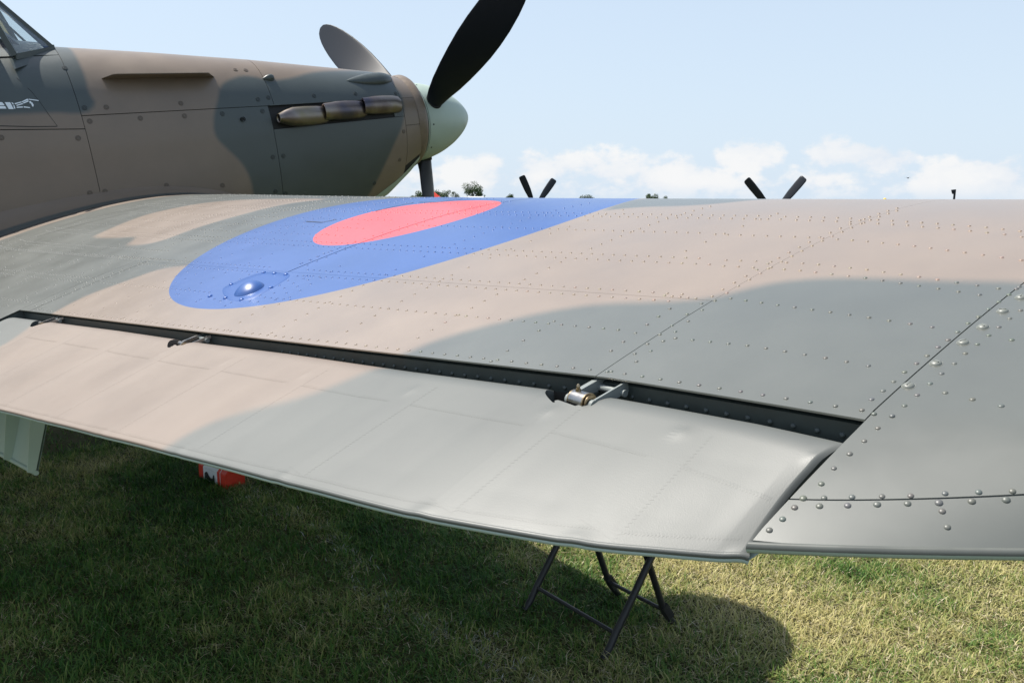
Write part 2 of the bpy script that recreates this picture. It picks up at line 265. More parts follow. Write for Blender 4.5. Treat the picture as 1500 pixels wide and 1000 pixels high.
ARM=[[(-2.92,0.33),(-2.845,0.329),(-2.806,0.324),(-2.799,0.31),(-2.802,0.307),(-2.924,0.315)],[(-2.924,0.313),(-2.798,0.303),(-2.795,0.289),(-2.927,0.3)],[(-2.794,0.323),(-2.769,0.321),(-2.762,0.284),(-2.785,0.286)],[(-2.764,0.32),(-2.757,0.318),(-2.754,0.308),(-2.759,0.307)],[(-2.759,0.304),(-2.753,0.303),(-2.753,0.286),(-2.759,0.286)],[(-2.75,0.314),(-2.715,0.321),(-2.714,0.316),(-2.749,0.308)],[(-2.745,0.304),(-2.713,0.312),(-2.709,0.307),(-2.743,0.299)],[(-2.745,0.295),(-2.716,0.295),(-2.716,0.288),(-2.746,0.289)],[(-2.713,0.321),(-2.684,0.333),(-2.677,0.331),(-2.678,0.327),(-2.712,0.316)],[(-2.71,0.314),(-2.68,0.325),(-2.68,0.318),(-2.707,0.309)],[(-2.674,0.332),(-2.631,0.322),(-2.631,0.317),(-2.675,0.327)],[(-2.711,0.295),(-2.683,0.288),(-2.682,0.283),(-2.712,0.288)],[(-2.678,0.319),(-2.67,0.32),(-2.668,0.314),(-2.677,0.306)],[(-2.668,0.314),(-2.664,0.311),(-2.661,0.299),(-2.665,0.289),(-2.67,0.29),(-2.671,0.3),(-2.673,0.308)]]
SCR={'F1':(-2.453,0.626),'F0':(-2.658,0.865),'S0':(-2.677,0.57),'S1':(-2.714,0.698),'R0':(-2.712,0.55),'B':(-2.725,0.54)}
FPAN=[(-2.849,0.204),(-2.575,0.175),(-2.626,0.311),(-2.65,0.369),(-2.853,0.185),(-2.459,0.144)]
FLAP=[(-3.233,-0.792),(-3.291,-0.94),(-3.318,-0.816),(-3.359,-0.991)]
# ------------------------------------------------------------------ aircraft geometry (metres; x forward from the propeller, s outboard to starboard, z up)
TH, HUBZ = 8.36094*D, 2.26442
ROOT = np.array([-1.4, 0, 0.])
XLE, SW = -3.96378+2.4531, math.tan(2.89271*D)
def A2W(P):
    P = np.asarray(P, float); c, s = math.cos(TH), math.sin(TH)
    return np.stack([P[..., 0]*c-P[..., 2]*s, P[..., 1], P[..., 0]*s+P[..., 2]*c+HUBZ], -1)-ROOT
def le_f(s): return XLE-SW*np.maximum(s-1.4, 0)
def chord_f(s): return 2.4531+(1.32996-2.4531)*np.maximum(s-1.4, 0)/4.0
def te_r(s):
    s = np.asarray(s, float); return le_f(s)-chord_f(s)+.357*np.maximum(s-4.85, 0)**2
def prof(s, q, up=True):
    q = np.clip(q, 0, 1); t = .18294+(.12831-.18294)*np.clip((s-1.4)/4.7, 0, 1)
    yt = 5*t*(.2969*np.sqrt(q)-.126*q-.3516*q**2+.2843*q**3-.1036*q**4)
    yc = np.where(q < .4, .03/.16*(.8*q-q*q), .03/.36*(.2+.8*q-q*q))
    return yc+yt if up else yc-yt
def wz(x, s, up=True):
    x, s = np.broadcast_arrays(np.asarray(x, float), np.asarray(s, float))
    le = le_f(s); c = chord_f(s); q = (le-x)/c; xh = le-.8*c; te = te_r(s)
    u = (xh-x)/(xh-te); qe = np.where(x < xh, .8+.2*u, q); qe = np.clip(qe, 0, 1)
    z = -.54991+math.tan(2.03145*D)*np.maximum(s-1.4, 0)
    return z+c*prof(s, qe, up)+math.tan(2.2309*D)*(x-(le-.25*c))
def wing_pt(x, s, dz=0., up=True):
    x, s = np.broadcast_arrays(np.asarray(x, float), np.asarray(s, float))
    return np.stack([x, -s, wz(x, s, up)+dz], -1)
def xq(s, q): return le_f(s)-q*chord_f(s)
def wing_n(x, s, f=None):
    f = f or (lambda a, b: wing_pt(a, b)); e = .004
    a = f(x+e, s)-f(x-e, s); b = f(x, s-e)-f(x, s+e); n = np.cross(a, b); return n/np.linalg.norm(n, axis=-1, keepdims=True)
PG = [smoothpoly(k) for k in (G1, G2, G3)]; PI_ = smoothpoly(ISL)
def green_w(x, s):
    x, s = np.broadcast_arrays(np.asarray(x, float), np.asarray(s, float)); P = np.stack([x.ravel(), s.ravel()], 1)
    g = np.max([sdist(P, k) for k in PG], 0); g = np.minimum(g, -sdist(P, PI_))
    fil = (.84+.12*np.clip((-2.3-P[:, 0])/1.2, 0, 1))-P[:, 1]; g = np.minimum(g, -fil)      # brown strip along the fillet
    return np.clip(g, -.3, .3).reshape(x.shape)
PA = [smoothpoly(AG), smoothpoly(AG2)]
def green_a(x, s):
    P = np.stack([np.ravel(x), np.ravel(s)], 1); return np.clip(np.max([sdist(P, k) for k in PA], 0), -.3, .3).reshape(np.shape(x))
def paint_at(x, s):
    r = math.hypot(x-RC[0], s-RC[1])
    if r < RI: return RED
    if r < RO: return BLUE
    return GREEN if float(green_w(x, s)) > 0 else EARTH

ac = empty('fighter_aircraft', tuple(ROOT), 'brown and green propeller fighter with a blue and red roundel on its wing', 'aircraft')
# ------------------------------------------------------------------ wing
def skin(name, sv, xf, mat_, parent, dz=0., lip=.0022, extra=0):
    """one sheet of wing skin; sv = span stations, xf(s, v) = chordwise place of v in 0..1; its edges turn down to leave a joint"""
    S, V = np.meshgrid(sv, np.linspace(0, 1, extra or 46), indexing='ij'); X = xf(S, V)
    if sv[0] > 5.34: S = S-.0085*np.clip((-2.80-X)/.15, 0, 1)*np.exp(-(S-S4_)/.04)
    P = wing_pt(X, S, dz); g = green_w(X, S); Wd = A2W(P)
    m = MB(); m.grid(Wd, flip=True, a=g)
    def edge(idx):
        e = Wd[idx]; lo = e-np.array([0, 0, lip]); m.grid(np.stack([e, lo]), smooth=False, a=np.stack([g[idx]]*2))
    for idx in ((0, slice(None)), (-1, slice(None)), (slice(None), 0), (slice(None), -1)): edge(idx)
    o = m.build(name, mat_, parent)
    me = o.data; n = len(me.vertices)
    cw = [X.ravel()]+[np.stack([X[i]]*2).ravel() for i in ((0, slice(None)), (-1, slice(None)), (slice(None), 0), (slice(None), -1))]
    sw = [S.ravel()]+[np.stack([S[i]]*2).ravel() for i in ((0, slice(None)), (-1, slice(None)), (slice(None), 0), (slice(None), -1))]
    for nm, arr in (('chordwise', cw), ('spanwise', sw)):
        a = me.attributes.new(nm, 'FLOAT', 'POINT'); a.data.foreach_set('value', np.concatenate(arr).astype(np.float32))
    return o
def gap_x(s):   # rear edge of the upper skin above the aileron
    return np.interp(s, [2.9, 3.056, 4.041, 4.666, 5.035, 5.227, 5.348], [-3.238, -3.209, -3.026, -2.908, -2.838, -2.814, -2.799])
def nose_x(s):  # front edge of the aileron
    return np.interp(s, [2.9, 3.129, 3.662, 4.089, 4.369, 4.70, 4.876, 5.064, 5.243, 5.356], [-3.262, -3.218, -3.116, -3.040, -2.985, -2.927, -2.893, -2.857, -2.833, -2.822])
LAP = .6425; G = .0009
S0_, S1_, S2_, S3_, S4_, S5_ = .46, 3.0345, 3.876, 5.0148, 5.3495, 6.10
# inner structure: dark box 4 mm below the skin, lower skin, rounded leading edge
core = MB(); ss = np.concatenate([np.linspace(.46, 2.94, 40), np.linspace(2.96, 5.352, 40), np.linspace(5.36, 6.1, 30)])
def rnd(s):  # planform rounding of the tip leading edge and end
    return np.where(s > 5.6, .60*(1-np.sqrt(np.maximum(1-((s-5.6)/.5001)**2, 0))), 0)
def xspan(s, v, v0=0., v1=1.):
    le = le_f(s)-rnd(s)*.55; te = te_r(s)+rnd(s)*.25
    return le-(v0+(v1-v0)*v)*(le-te)
vv = np.linspace(0, 1, 50)**1.4
def core_band(s_arr, x_end, full):
    S, V = np.meshgrid(s_arr, vv, indexing='ij'); le = le_f(S)-rnd(S)*.55; xe = x_end(S); X = le-V*(le-xe)
    k = np.clip((S-5.6)/.5, 0, 1)**4
    up = wing_pt(X, S, -.0045-.02*k); lo = wing_pt(X, S, 0, False); lo[..., 2] = np.minimum(lo[..., 2]+.03*k, up[..., 2]-.0005)
    core.grid(A2W(up), flip=True, a=green_w(X, S)); return X, S, lo
M_lo = MB()
for a_, fe in ((ss[:40], lambda s: te_r(s)), (ss[40:80], lambda s: gap_x(s)+.012), (ss[80:], lambda s: te_r(s)+rnd(s)*.25)):
    X, S, lo = core_band(a_, fe, True); M_lo.grid(A2W(lo))
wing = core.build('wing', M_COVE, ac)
tag(M_lo.build('lower_skin', M_SKY, wing))
def sg(a, b, n, ga=G, gb=G): return np.linspace(a+ga, b-gb, n)
GL = .00035      # the spanwise lap is nearly closed
# skin sheets
skin('skin_panel', sg(S0_, S2_, 120, G, .0022), lambda s, v: le_f(s)-v**1.35*(LAP*chord_f(s)-GL), M_WING, wing, extra=60)
skin('skin_panel', sg(S2_, S3_, 60, .0022, .0002), lambda s, v: le_f(s)-v**1.35*(LAP*chord_f(s)-GL), M_WING, wing, extra=60)
skin('skin_panel', sg(S3_, S4_, 30, .0003, .0006), lambda s, v: le_f(s)-v**1.25*(le_f(s)-gap_x(s)), M_WING, wing, extra=90)
skin('skin_panel', sg(S0_, 2.955, 110), lambda s, v: xq(s, LAP)-GL-v*(xq(s, LAP)-2*GL-te_r(s)), M_WING, wing)
skin('skin_panel', sg(2.955, S1_, 8), lambda s, v: xq(s, LAP)-GL-v*(xq(s, LAP)-2*GL-gap_x(s)), M_WING, wing)
skin('skin_panel', sg(S1_+.0012, S3_, 100), lambda s, v: xq(s, LAP)-GL-v*(xq(s, LAP)-2*GL-gap_x(s)), M_WING, wing)
# removable tip: main sheet and trailing strip parted along PLINE
pl = np.array(PLINE); pc = np.polyfit(pl[:, 1], pl[:, 0], 2)
def pline(s): return np.where(s < 5.56, np.polyval(pc, s), np.polyval(pc, 5.56)+(s-5.56)*.62)
st = np.concatenate([np.linspace(S4_+G, 5.6, 34), np.linspace(5.62, 6.097, 22)])
def tiple(s): return le_f(s)-rnd(s)*.55
def tipte(s): return te_r(s)+rnd(s)*.25
skin('tip_panel', st, lambda s, v: tiple(s)-v**1.3*(tiple(s)-np.maximum(pline(s), tipte(s)+.03)-G), M_WING, wing, extra=60)
skin('tip_panel', st, lambda s, v: np.maximum(pline(s), tipte(s)+.03)-G-v*(np.maximum(pline(s), tipte(s)+.03)-G-tipte(s)), M_WING, wing, extra=12)
# rounded trailing bead of the tip: green above, pale green below
e = np.linspace(S4_-.0085, 6.0, 50); cen = wing_pt(tipte(e), e, -.0035)
for nm, mt, a0, a1 in (('trailing_bead', M_GREENW, 0, 165), ('trailing_bead', M_SKY, 165, 360)):
    b = MB(); t = np.linspace(a0, a1, 10)*D; r = .0052
    ring = np.stack([np.stack([cen[:, 0]+r*np.cos(k)*-1*.9+.0015, cen[:, 1], cen[:, 2]+r*np.sin(k)], -1) for k in t], 1)
    b.grid(A2W(ring)); b.build(nm, mt, wing)
# shroud inside the aileron gap: web with a lower flange, full of round rivet heads
sh = np.linspace(2.955, 5.349, 120); g0 = gap_x(sh)
cv = MB(); top = wing_pt(g0+.010, sh, -.0048); P1 = top.copy(); P1[:, 2] = wing_pt(g0, sh)[:, 2]-.0052
rows = [P1]
for dx, dz in ((.003, -.003), (-.002, -.0045), (-.002, -.032), (.004, -.045), (-.03, -.075), (-.08, -.085)):
    q = P1.copy(); q[:, 0] += dx; q[:, 2] += dz; rows.append(q)
cv.grid(A2W(np.array(rows).transpose(1, 0, 2)), smooth=False)
cv.grid(A2W(np.stack([wing_pt(g0, sh, -.0030), P1], 1)), smooth=False)
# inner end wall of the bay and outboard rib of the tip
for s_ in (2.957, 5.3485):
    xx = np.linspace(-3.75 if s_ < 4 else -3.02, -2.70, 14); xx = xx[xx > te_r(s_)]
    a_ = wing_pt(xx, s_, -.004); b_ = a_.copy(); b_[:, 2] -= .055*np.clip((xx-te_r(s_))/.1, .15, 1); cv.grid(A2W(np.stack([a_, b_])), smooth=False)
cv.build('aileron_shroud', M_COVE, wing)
def dome(n=10, rings=3, h=.5, slot=False):
    V = []; F = []
    for i in range(rings):
        a = (i/rings)*math.pi/2; r = math.cos(a); z = math.sin(a)*h
        V += [(r*math.cos(2*math.pi*k/n), r*math.sin(2*math.pi*k/n), z) for k in range(n)]
    V.append((0, 0, h))
    for i in range(rings-1):
        for k in range(n): F.append((i*n+k, i*n+(k+1) % n, (i+1)*n+(k+1) % n, (i+1)*n+k))
    k0 = (rings-1)*n
    for k in range(n): F.append((k0+k, k0+(k+1) % n, rings*n))
    return np.array(V), F
DV, DF = dome(); LV, LF = dome(6, 2)
def frame(n):
    n = Vector(n).normalized(); x = Vector((1, 0, 0)); x = (x-n*x.dot(n)).normalized(); y = n.cross(x); return Matrix((x, y, n)).transposed()
riv_me = bpy.data.meshes.new('rivet'); riv_me.from_pydata(DV.tolist(), [], DF); riv_me.polygons.foreach_set('use_smooth', [True]*len(DF)); riv_me.materials.append(M_RIV)
# rivet rows (x, s) read as structure: stringers at constant chord fraction, ribs at constant span
R = []
def row(x0, s0, x1, s1, pitch=.0255, off=0.):
    L = math.hypot(x1-x0, s1-s0); n = max(int(L/pitch), 1)
    for i in range(n+1):
        k = (i+off)/n
        if k <= 1: R.append((x0+(x1-x0)*k, s0+(s1-s0)*k))
def chain(pts, pitch=.0255, off=0.):
    for a, b in zip(pts[:-1], pts[1:]): row(a[0], a[1], b[0], b[1], pitch, off)
def qrow(q, s0, s1, pitch=.0255, off=0., js=0.):
    n = int((s1-s0)/pitch)
    for i in range(n):
        s = s0+(i+off)*pitch; R.append((float(xq(s, q)), s))
def qs(pts, off=0., p=.0255):     # stringer whose chord place drifts towards the tip
    s = pts[0][1]+off*p
    while s < pts[-1][1]:
        R.append((float(np.interp(s, [k[1] for k in pts], [k[0] for k in pts])), s)); s += p
qrow(.361, 1.2, 4.86); qrow(.378, 1.2, 4.88, off=.5)
qs([(-2.2242, 4.8534), (-2.2226, 4.9584), (-2.2341, 5.0689), (-2.2456, 5.1519), (-2.2555, 5.209), (-2.2707, 5.2643), (-2.30, 5.33)]); qs([(-2.2476, 4.88), (-2.2473, 4.9843), (-2.2584, 5.0929), (-2.2724, 5.1726), (-2.2902, 5.257), (-2.325, 5.34)], .5)
qrow(.446, 3.9, 4.80); qs([(-2.3565, 4.8056), (-2.3469, 4.9752), (-2.3504, 5.0705), (-2.3615, 5.1612), (-2.3771, 5.2384), (-2.3902, 5.3013), (-2.40, 5.34)])
qrow(.535, 1.2, 4.90); qrow(.552, 1.2, 4.93, off=.5)
qs([(-2.475, 4.924), (-2.4688, 4.9761), (-2.4612, 5.0636), (-2.4665, 5.1512), (-2.4762, 5.2304), (-2.484, 5.2814), (-2.4913, 5.34)]); qs([(-2.501, 4.9261), (-2.4973, 4.9515), (-2.4894, 5.0581), (-2.4954, 5.1699), (-2.5052, 5.2535), (-2.5157, 5.343)], .5)
qrow(.6325, .95, 4.99); qrow(.6425+.0075, 3.0, 4.97, off=.5); qrow(.6405-.004, .95, 3.0, off=.5)
chain([(-2.622, 3.98+.95), (-2.618, 4.985)], .0128); chain([(-2.7786, 3.905), (-2.7640, 3.995)], .0128)
qs([(-2.6038, 5.035), (-2.6051, 5.1249), (-2.6055, 5.2249), (-2.609, 5.3199), (-2.61, 5.335)])
qrow(.717, 3.06, 4.99); qs([(-2.728, 5.045), (-2.7134, 5.1554), (-2.7118, 5.2031), (-2.7101, 5.2481), (-2.71, 5.2949), (-2.7103, 5.325)])
s = 3.06
while s < 5.34:
    R.append((float(gap_x(s))+.0125, s)); s += .0265
# inner wing: flap bay rows and close stringers
for q_ in (.708, .721): qrow(q_, .95, 3.022, .027)
qrow(.600, 1.2, 3.02, .026); qrow(.612, 1.5, 2.3, .024, .5); qrow(.631, 2.4, 3.2, .019); qrow(.79, .9, 2.95, .03); qrow(.86, .8, 2.95, .03); qrow(.985, .8, 2.95, .03)
for q_ in (.23, .30, .425, .47, .505): qrow(q_, 1.5, 3.75, .034, random.random())
# ribs
for s_, xa, xb in ((4.222, -2.12, -2.598), (4.614, -2.14, -2.475), (4.614, -2.55, -2.635)): chain([(xa, s_), (xb, s_)])
chain([(-2.674, 4.229), (-2.81, 4.24), (-2.965, 4.252)]); chain([(-2.70, 4.619), (-2.865, 4.6235)]); chain([(-2.745, 4.822), (-2.87, 4.829)]); chain([(-2.6576, 4.972), (-2.785, 4.984)], .0245)
chain([(-2.13, 5.008), (-2.37, 5.0005), (-2.58, 5.002), (-2.63, 5.0057), (-2.70, 5.014), (-2.78, 5.0223), (-2.826, 5.026)], .0243); chain([(-2.142, 5.022), (-2.4, 5.0165), (-2.5756, 5.016), (-2.63, 5.0188), (-2.70, 5.030), (-2.78, 5.0393), (-2.81, 5.040)], .0243, .5)
chain([(-2.70, 4.02), (-2.885, 4.10)], .03); chain([(-2.66, 4.42), (-2.90, 4.44)], .03); chain([(-2.78, 4.02), (-3.0, 4.106)], .03); chain([(-2.2, 4.42), (-2.62, 4.42)], .05); chain([(-2.2, 4.82), (-2.45, 4.82)], .05)
for sg_ in (3.845, 3.868+.02): chain([(-2.10, sg_), (-2.74, sg_+.004)], .0255, .3)
for k, s_ in enumerate((3.02, 3.05)): chain([(-3.19, s_-.02), (-2.86, s_-.005)], .026, .5*k)
for s_ in (2.80, 2.48, 2.22, 1.98, 1.74, 1.52, 1.30, 1.08):
    chain([(xq(s_, .60), s_), (xq(s_, .97), s_)], .028); 
    for k in range(9): R.append((float(xq(s_, .62+.04*k)), s_+.022))
for s_ in (3.62, 3.42, 3.22): chain([(xq(s_, .36), s_), (xq(s_, .80), s_)], .031)
for s_ in (3.3, 2.9, 2.5, 2.1, 1.7, 1.35): chain([(xq(s_, .16), s_), (xq(s_, .60), s_)], .027); chain([(xq(s_, .2), s_+.02), (xq(s_, .50), s_+.02)], .027, .5)
Rtail = 0
R = [k for k in R if math.hypot(k[0]+2.85, (k[1]-3.865)) > .125 or k[1] < 3.7]
R += MISC
Rtip = [(x, s+(.003 if x < -2.87 and s < 5.365 else 0)) for x, s in TIPR]+JOINT
allr = [(x, s, .0030 if s > 3.1 else .0037) for x, s in R]+[(x, s, .0031) for x, s in Rtip]+[(x, s+(.003 if s < 5.352 else 0), .0036) for x, s in TIPL]
for i in range(14): # rows on the tip beyond the picture edge
    allr.append((-2.4866-.0-.024*-i, 5.350, .003))
for x_, s_ in BIG: pass
camA = (np.array(CAM)+0)  # world position, only used to decide which rivets are separate objects (the nearest 290)
def nearest(r): 
    w = A2W(wing_pt(r[0], r[1]))+ROOT; return float(np.linalg.norm(w-camA))
allr = [k for k in allr if k[0] > float(te_r(k[1]))+.012]
allr = sorted({(round(a, 4), round(b, 4), c) for a, b, c in allr}, key=nearest)
sep_, rest = allr[:290], allr[290:]
for x, s, r in sep_:
    P = A2W(wing_pt(x, s)); n = A2W(wing_n(x, s))-A2W(np.zeros(3)); o = bpy.data.objects.new('rivet', riv_me); COL.objects.link(o); o.parent = wing
    M = frame(n).to_4x4(); r *= random.uniform(.93, 1.06); o.matrix_local = Matrix.Translation(P)@M@Matrix.Diagonal((r*.93, r*.93, r*.90, 1)); o.color = (*[c*random.uniform(.90, 1.05) for c in paint_at(x, s)], 1)
def joined(rr, name, parent):
    xs = np.array([k[0] for k in rr]); s2 = np.array([k[1] for k in rr]); rd = np.array([k[2] for k in rr])
    P = A2W(wing_pt(xs, s2)); n = A2W(wing_n(xs, s2))-A2W(np.zeros(3))
    V = []; F = []; C = []
    for i in range(len(rr)):
        M = np.array(frame(n[i])); V.append(P[i]+(LV*[rd[i]*.95, rd[i]*.95, rd[i]*1.1])@M.T); F += [tuple(k+i*len(LV) for k in f) for f in LF]; C += [tuple(.85*c for c in paint_at(xs[i], s2[i]))]*len(LV)
    me = bpy.data.meshes.new(name); me.from_pydata(np.concatenate(V).tolist(), [], F); me.polygons.foreach_set('use_smooth', [True]*len(F)); me.materials.append(M_RIVA)
    a = me.attributes.new('paint', 'FLOAT_COLOR', 'POINT'); a.data.foreach_set('color', np.concatenate([np.array(C), np.ones((len(C), 1))], 1).ravel().astype(np.float32))
    o = bpy.data.objects.new(name, me); COL.objects.link(o); o.parent = parent; tag(o, kind='stuff'); return o
joined(rest, 'rivet_row', wing)
# large slotted screws along the tip joint, screws round the access panel
def screw(name, P, n, r, h, matl, parent, col=None, rot=0.):
    m = MB(); V, F = dome(16, 4, 1.0); V = V*[r, r, h]
    a = V.copy(); m.add(a, F); m.add(np.array([[r*1.12*math.cos(k*math.pi/8), r*1.12*math.sin(k*math.pi/8), .0002] for k in range(16)]), [tuple(range(16))], False)
    m.box((0, 0, h*.92), (r*1.1, r*.16, h*.35))
    o = m.build(name, matl, parent); o.matrix_local = Matrix.Translation(P)@frame(n).to_4x4()@Matrix.Rotation(rot, 4, 'Z')
    if col: o.color = (*col, 1)
    return o
def nrm(x, s): return A2W(wing_n(x, s))-A2W(np.zeros(3))
for i, (x, s) in enumerate(BIG): screw('screw', A2W(wing_pt(x, s)), nrm(x, s), .0060, .0032, M_RIV, wing, [c*1.5 for c in GREEN], i*1.3)
for i, (x, s) in enumerate(ACC): screw('screw', A2W(wing_pt(x, s)), nrm(x, s), .0062, .0042, M_RIV, wing, [c*1.3 for c in BLUE], i*1.1)
# access panel with its blister, on the roundel
pp = smoothpoly(ACO, 2); cx_, cs_ = pp.mean(0); m = MB(); pr = []
for k in (1.0, .985, .7, .35, .02):
    x_ = cx_+(pp[:, 0]-cx_)*k; s_ = cs_+(pp[:, 1]-cs_)*k; pr.append(wing_pt(x_, s_, .0001 if k == 1 else .0007))
m.grid(A2W(np.array(pr)), wrap=True); m.build('access_panel', M_BLUEP, wing)
m = MB(); bx, bs = -2.868, 3.888; pr = []
for k in np.linspace(1.0, 0.0, 12):
    t = np.linspace(0, 2*np.pi, 28, endpoint=False); x_ = bx+.034*k*np.cos(t)*1.0; s_ = bs+.039*k*np.sin(t); h = .018*(1-k**2)**.8
    pr.append(wing_pt(x_, s_, .0012)+np.array([0, 0, h]))
m.grid(A2W(np.array(pr)), wrap=True); m.build('blister', M_BLUEP, wing)
# short open joints of the gun-bay covers
def groove(pts, w=.0022):
    q = np.array(pts); d_ = np.gradient(q, axis=0); d_ /= np.linalg.norm(d_, axis=1)[:, None]; n_ = np.stack([-d_[:, 1], d_[:, 0]], 1)*w
    a, b = q+n_, q-n_; m = MB(); m.grid(A2W(np.stack([wing_pt(a[:, 0], a[:, 1], .0009), wing_pt(b[:, 0], b[:, 1], .0009)])), smooth=False); m.build('panel_joint', M_DARK, wing)
for pts in ([(-2.458, 3.31), (-2.455, 3.418), (-2.418, 3.44)], [(-2.313, 3.487), (-2.17, 3.477)], [(-2.160, 3.49), (-2.154, 3.59), (-2.07, 3.60)], [(-2.93, 1.39), (-2.763, 1.46), (-2.56, 1.56)]):
    pts = np.array(pts); t_ = np.linspace(0, len(pts)-1, 14); groove(np.stack([np.interp(t_, range(len(pts)), pts[:, 0]), np.interp(t_, range(len(pts)), pts[:, 1])], 1))
# wing root fillet: sweeps up onto the fuselage side
S, V = np.meshgrid(np.linspace(0, 1, 14), np.linspace(0, 1, 60), indexing='ij')
wv = .10+.30*V**1.3; sx = .455+wv*S; X = XLE-.06-V*(2.40); P = wing_pt(np.maximum(X, te_r(.5)), sx, .002); P[..., 0] = X
rise = (.035+.17*V**1.6); P[..., 2] += rise*(1-S)**2.3
m = MB(); gf = green_w(X, sx); gf = np.where(S < .45, -.05, np.maximum(gf, .03)); m.grid(A2W(P), a=np.clip((S-.52)*.3, -.1, .1), flip=True)
m.build('root_fillet', M_FUS, ac)
# ------------------------------------------------------------------ aileron (fabric covered)
NOT = [(3.165, 3.262), (3.955, 4.045), (4.962, 5.056)]      # hinge cut-outs
RIBS = [3.03, 3.28, 3.53, 3.775, 4.024, 4.263, 4.511, 4.767, 5.012, 5.188, 5.338]
def x_front(s):
    x = nose_x(s).copy()
    for a, b in NOT:
        u = (s-a)/(b-a); k = np.where((u > 0) & (u < 1), np.where(u < .55, np.sqrt(np.clip(u/.55, 0, 1))*.9+.1*(u/.55), np.clip((1-u)/.28, 0, 1)**.7), 0); x = x-.040*np.clip(k, 0, 1)
    return x
def te_a(s): return te_r(s)+.010+.006*np.clip((5.2-np.asarray(s, float))/.8, 0, 1)
def rib_h(s):
    r = np.array(RIBS); dmin = np.min(np.abs(np.asarray(s)[..., None]-r), -1); i = np.clip(np.searchsorted(r, s), 1, len(r)-1); w = (r[i]-r[i-1])/2
    k = np.clip(dmin/w, 0, 1); return k
def ail_pt(x, s, dz=0.):
    x, s = np.broadcast_arrays(np.asarray(x, float), np.asarray(s, float)); f = nose_x(s); te = te_r(s); v = np.clip((f-x)/(f-te), -.2, 1)
    z = wz(x, s)-.0035-v*.021*np.clip((s-4.85)/.49, 0, 1)**1.3
    k = rib_h(s); belly = np.clip(v*3, 0, 1)*np.clip((1-v)*4, 0, 1)
    z = z-.0014*np.minimum(k*1.6, 1)**1.5*belly
    r = np.array(RIBS); dm = np.min(np.abs(s[..., None]-r), -1)
    ir = np.argmin(np.abs(s[..., None]-r), -1); amp = np.array([.5, .6, .7, .7, .9, 1., 1.1, 1.3, 1.5, 1.8, 2.0])[ir]
    z = z+.0008*amp*np.exp(-(dm/.011)**2)*(np.exp(-((v-.95)/.05)**2)+.8*np.exp(-((v-.20)/.05)**2))
    # nose rounding in front of the rear spar tape
    nz = np.clip(1-(f-x)/.030, 0, 1); z = z-.007*nz**2.2
    e = np.clip(1-(5.345-s)/.007, 0, 1); bow = np.sin(np.pi*np.clip(v, 0, 1)**.8); z = z-.0045*e**2.0*(.3+.7*bow)
    e2 = np.clip(1-(5.345-s)/.03, 0, 1)
    return np.stack([x, -(s-.0095*e2*bow-.0135*np.clip(v, 0, 1)*np.clip(1-(5.345-s)/.12, 0, 1)), z+dz], -1)
sa = np.sort(np.unique(np.concatenate([np.linspace(2.975, 5.345, 330), np.array([v+o for a, b in NOT for v in (a, b) for o in (-.0006, .0006)]), np.linspace(5.30, 5.345, 14)])))
def te_sc(s): # slightly scalloped fabric edge
    return te_a(s)+.0015*np.sin(np.clip(rib_h(s), 0, 1)*np.pi/2)
V1 = np.concatenate([np.linspace(0, .2, 16)[:-1], np.linspace(.2, .9, 30)[:-1], np.linspace(.9, 1, 10)])
S, V = np.meshgrid(sa, V1, indexing='ij'); xf_ = x_front(S); X = xf_-V*(xf_-te_sc(S)); P = ail_pt(X, S)
m = MB(); m.grid(A2W(P), flip=True, a=green_a(X, S))
# nose (or cut-out wall), underside, end caps
inN = np.zeros(len(sa), bool)
for a, b in NOT: inN |= (sa > a) & (sa < b)
pr = [P[:, 0]]
for k in (30, 60, 90, 120, 150):
    q = P[:, 0].copy(); r = .028; q[:, 0] += np.where(inN, 0, r*.55*math.sin(k*D)); q[:, 2] -= r*(1-math.cos(k*D))*.9; pr.append(q)
gN = np.stack([green_a(X[:, 0], sa)]*6, 1); m.grid(A2W(np.array(pr).transpose(1, 0, 2)), flip=False, a=gN)
low = np.stack([pr[-1], P[:, -1]-[0, 0, .006]], 1)
aileron = m.build('aileron', M_FAB, ac)
m = MB(); m.grid(A2W(low))
cap = ail_pt(X[-1], S[-1]); lo_ = cap.copy(); lo_[:, 2] = np.linspace(pr[-1][-1, 2], P[-1, -1, 2]-.007, len(V1)); lo_[:, 1] += .010
mid = (cap+lo_)/2; mid[:, 1] += .000
m.build('underside', M_SKY, aileron); m = MB(); m.grid(A2W(np.stack([cap, mid, lo_])), a=.1)
m.build('end_cap', M_FAB, aileron); m = MB(); m.grid(A2W(np.stack([P[0]+[0, 0, -.04], P[0]])), a=.1); m.build('end_cap', M_FAB, aileron)
# trailing wire under the fabric and pale lower rim
c = ail_pt(te_sc(sa), sa, -.0028)
m = MB(); m.tube(A2W(c), .0034, 10); o = m.build('trailing_edge', M_FAB, aileron); o.data.attributes['green'].data.foreach_set('value', np.repeat(green_a(te_r(sa), sa), 10).astype(np.float32).tolist()+[.1]*20)
m = MB(); m.tube(A2W(c+[-.0005, 0, -.0042]), .0027, 8); m.build('lower_rim', M_SKY, aileron)
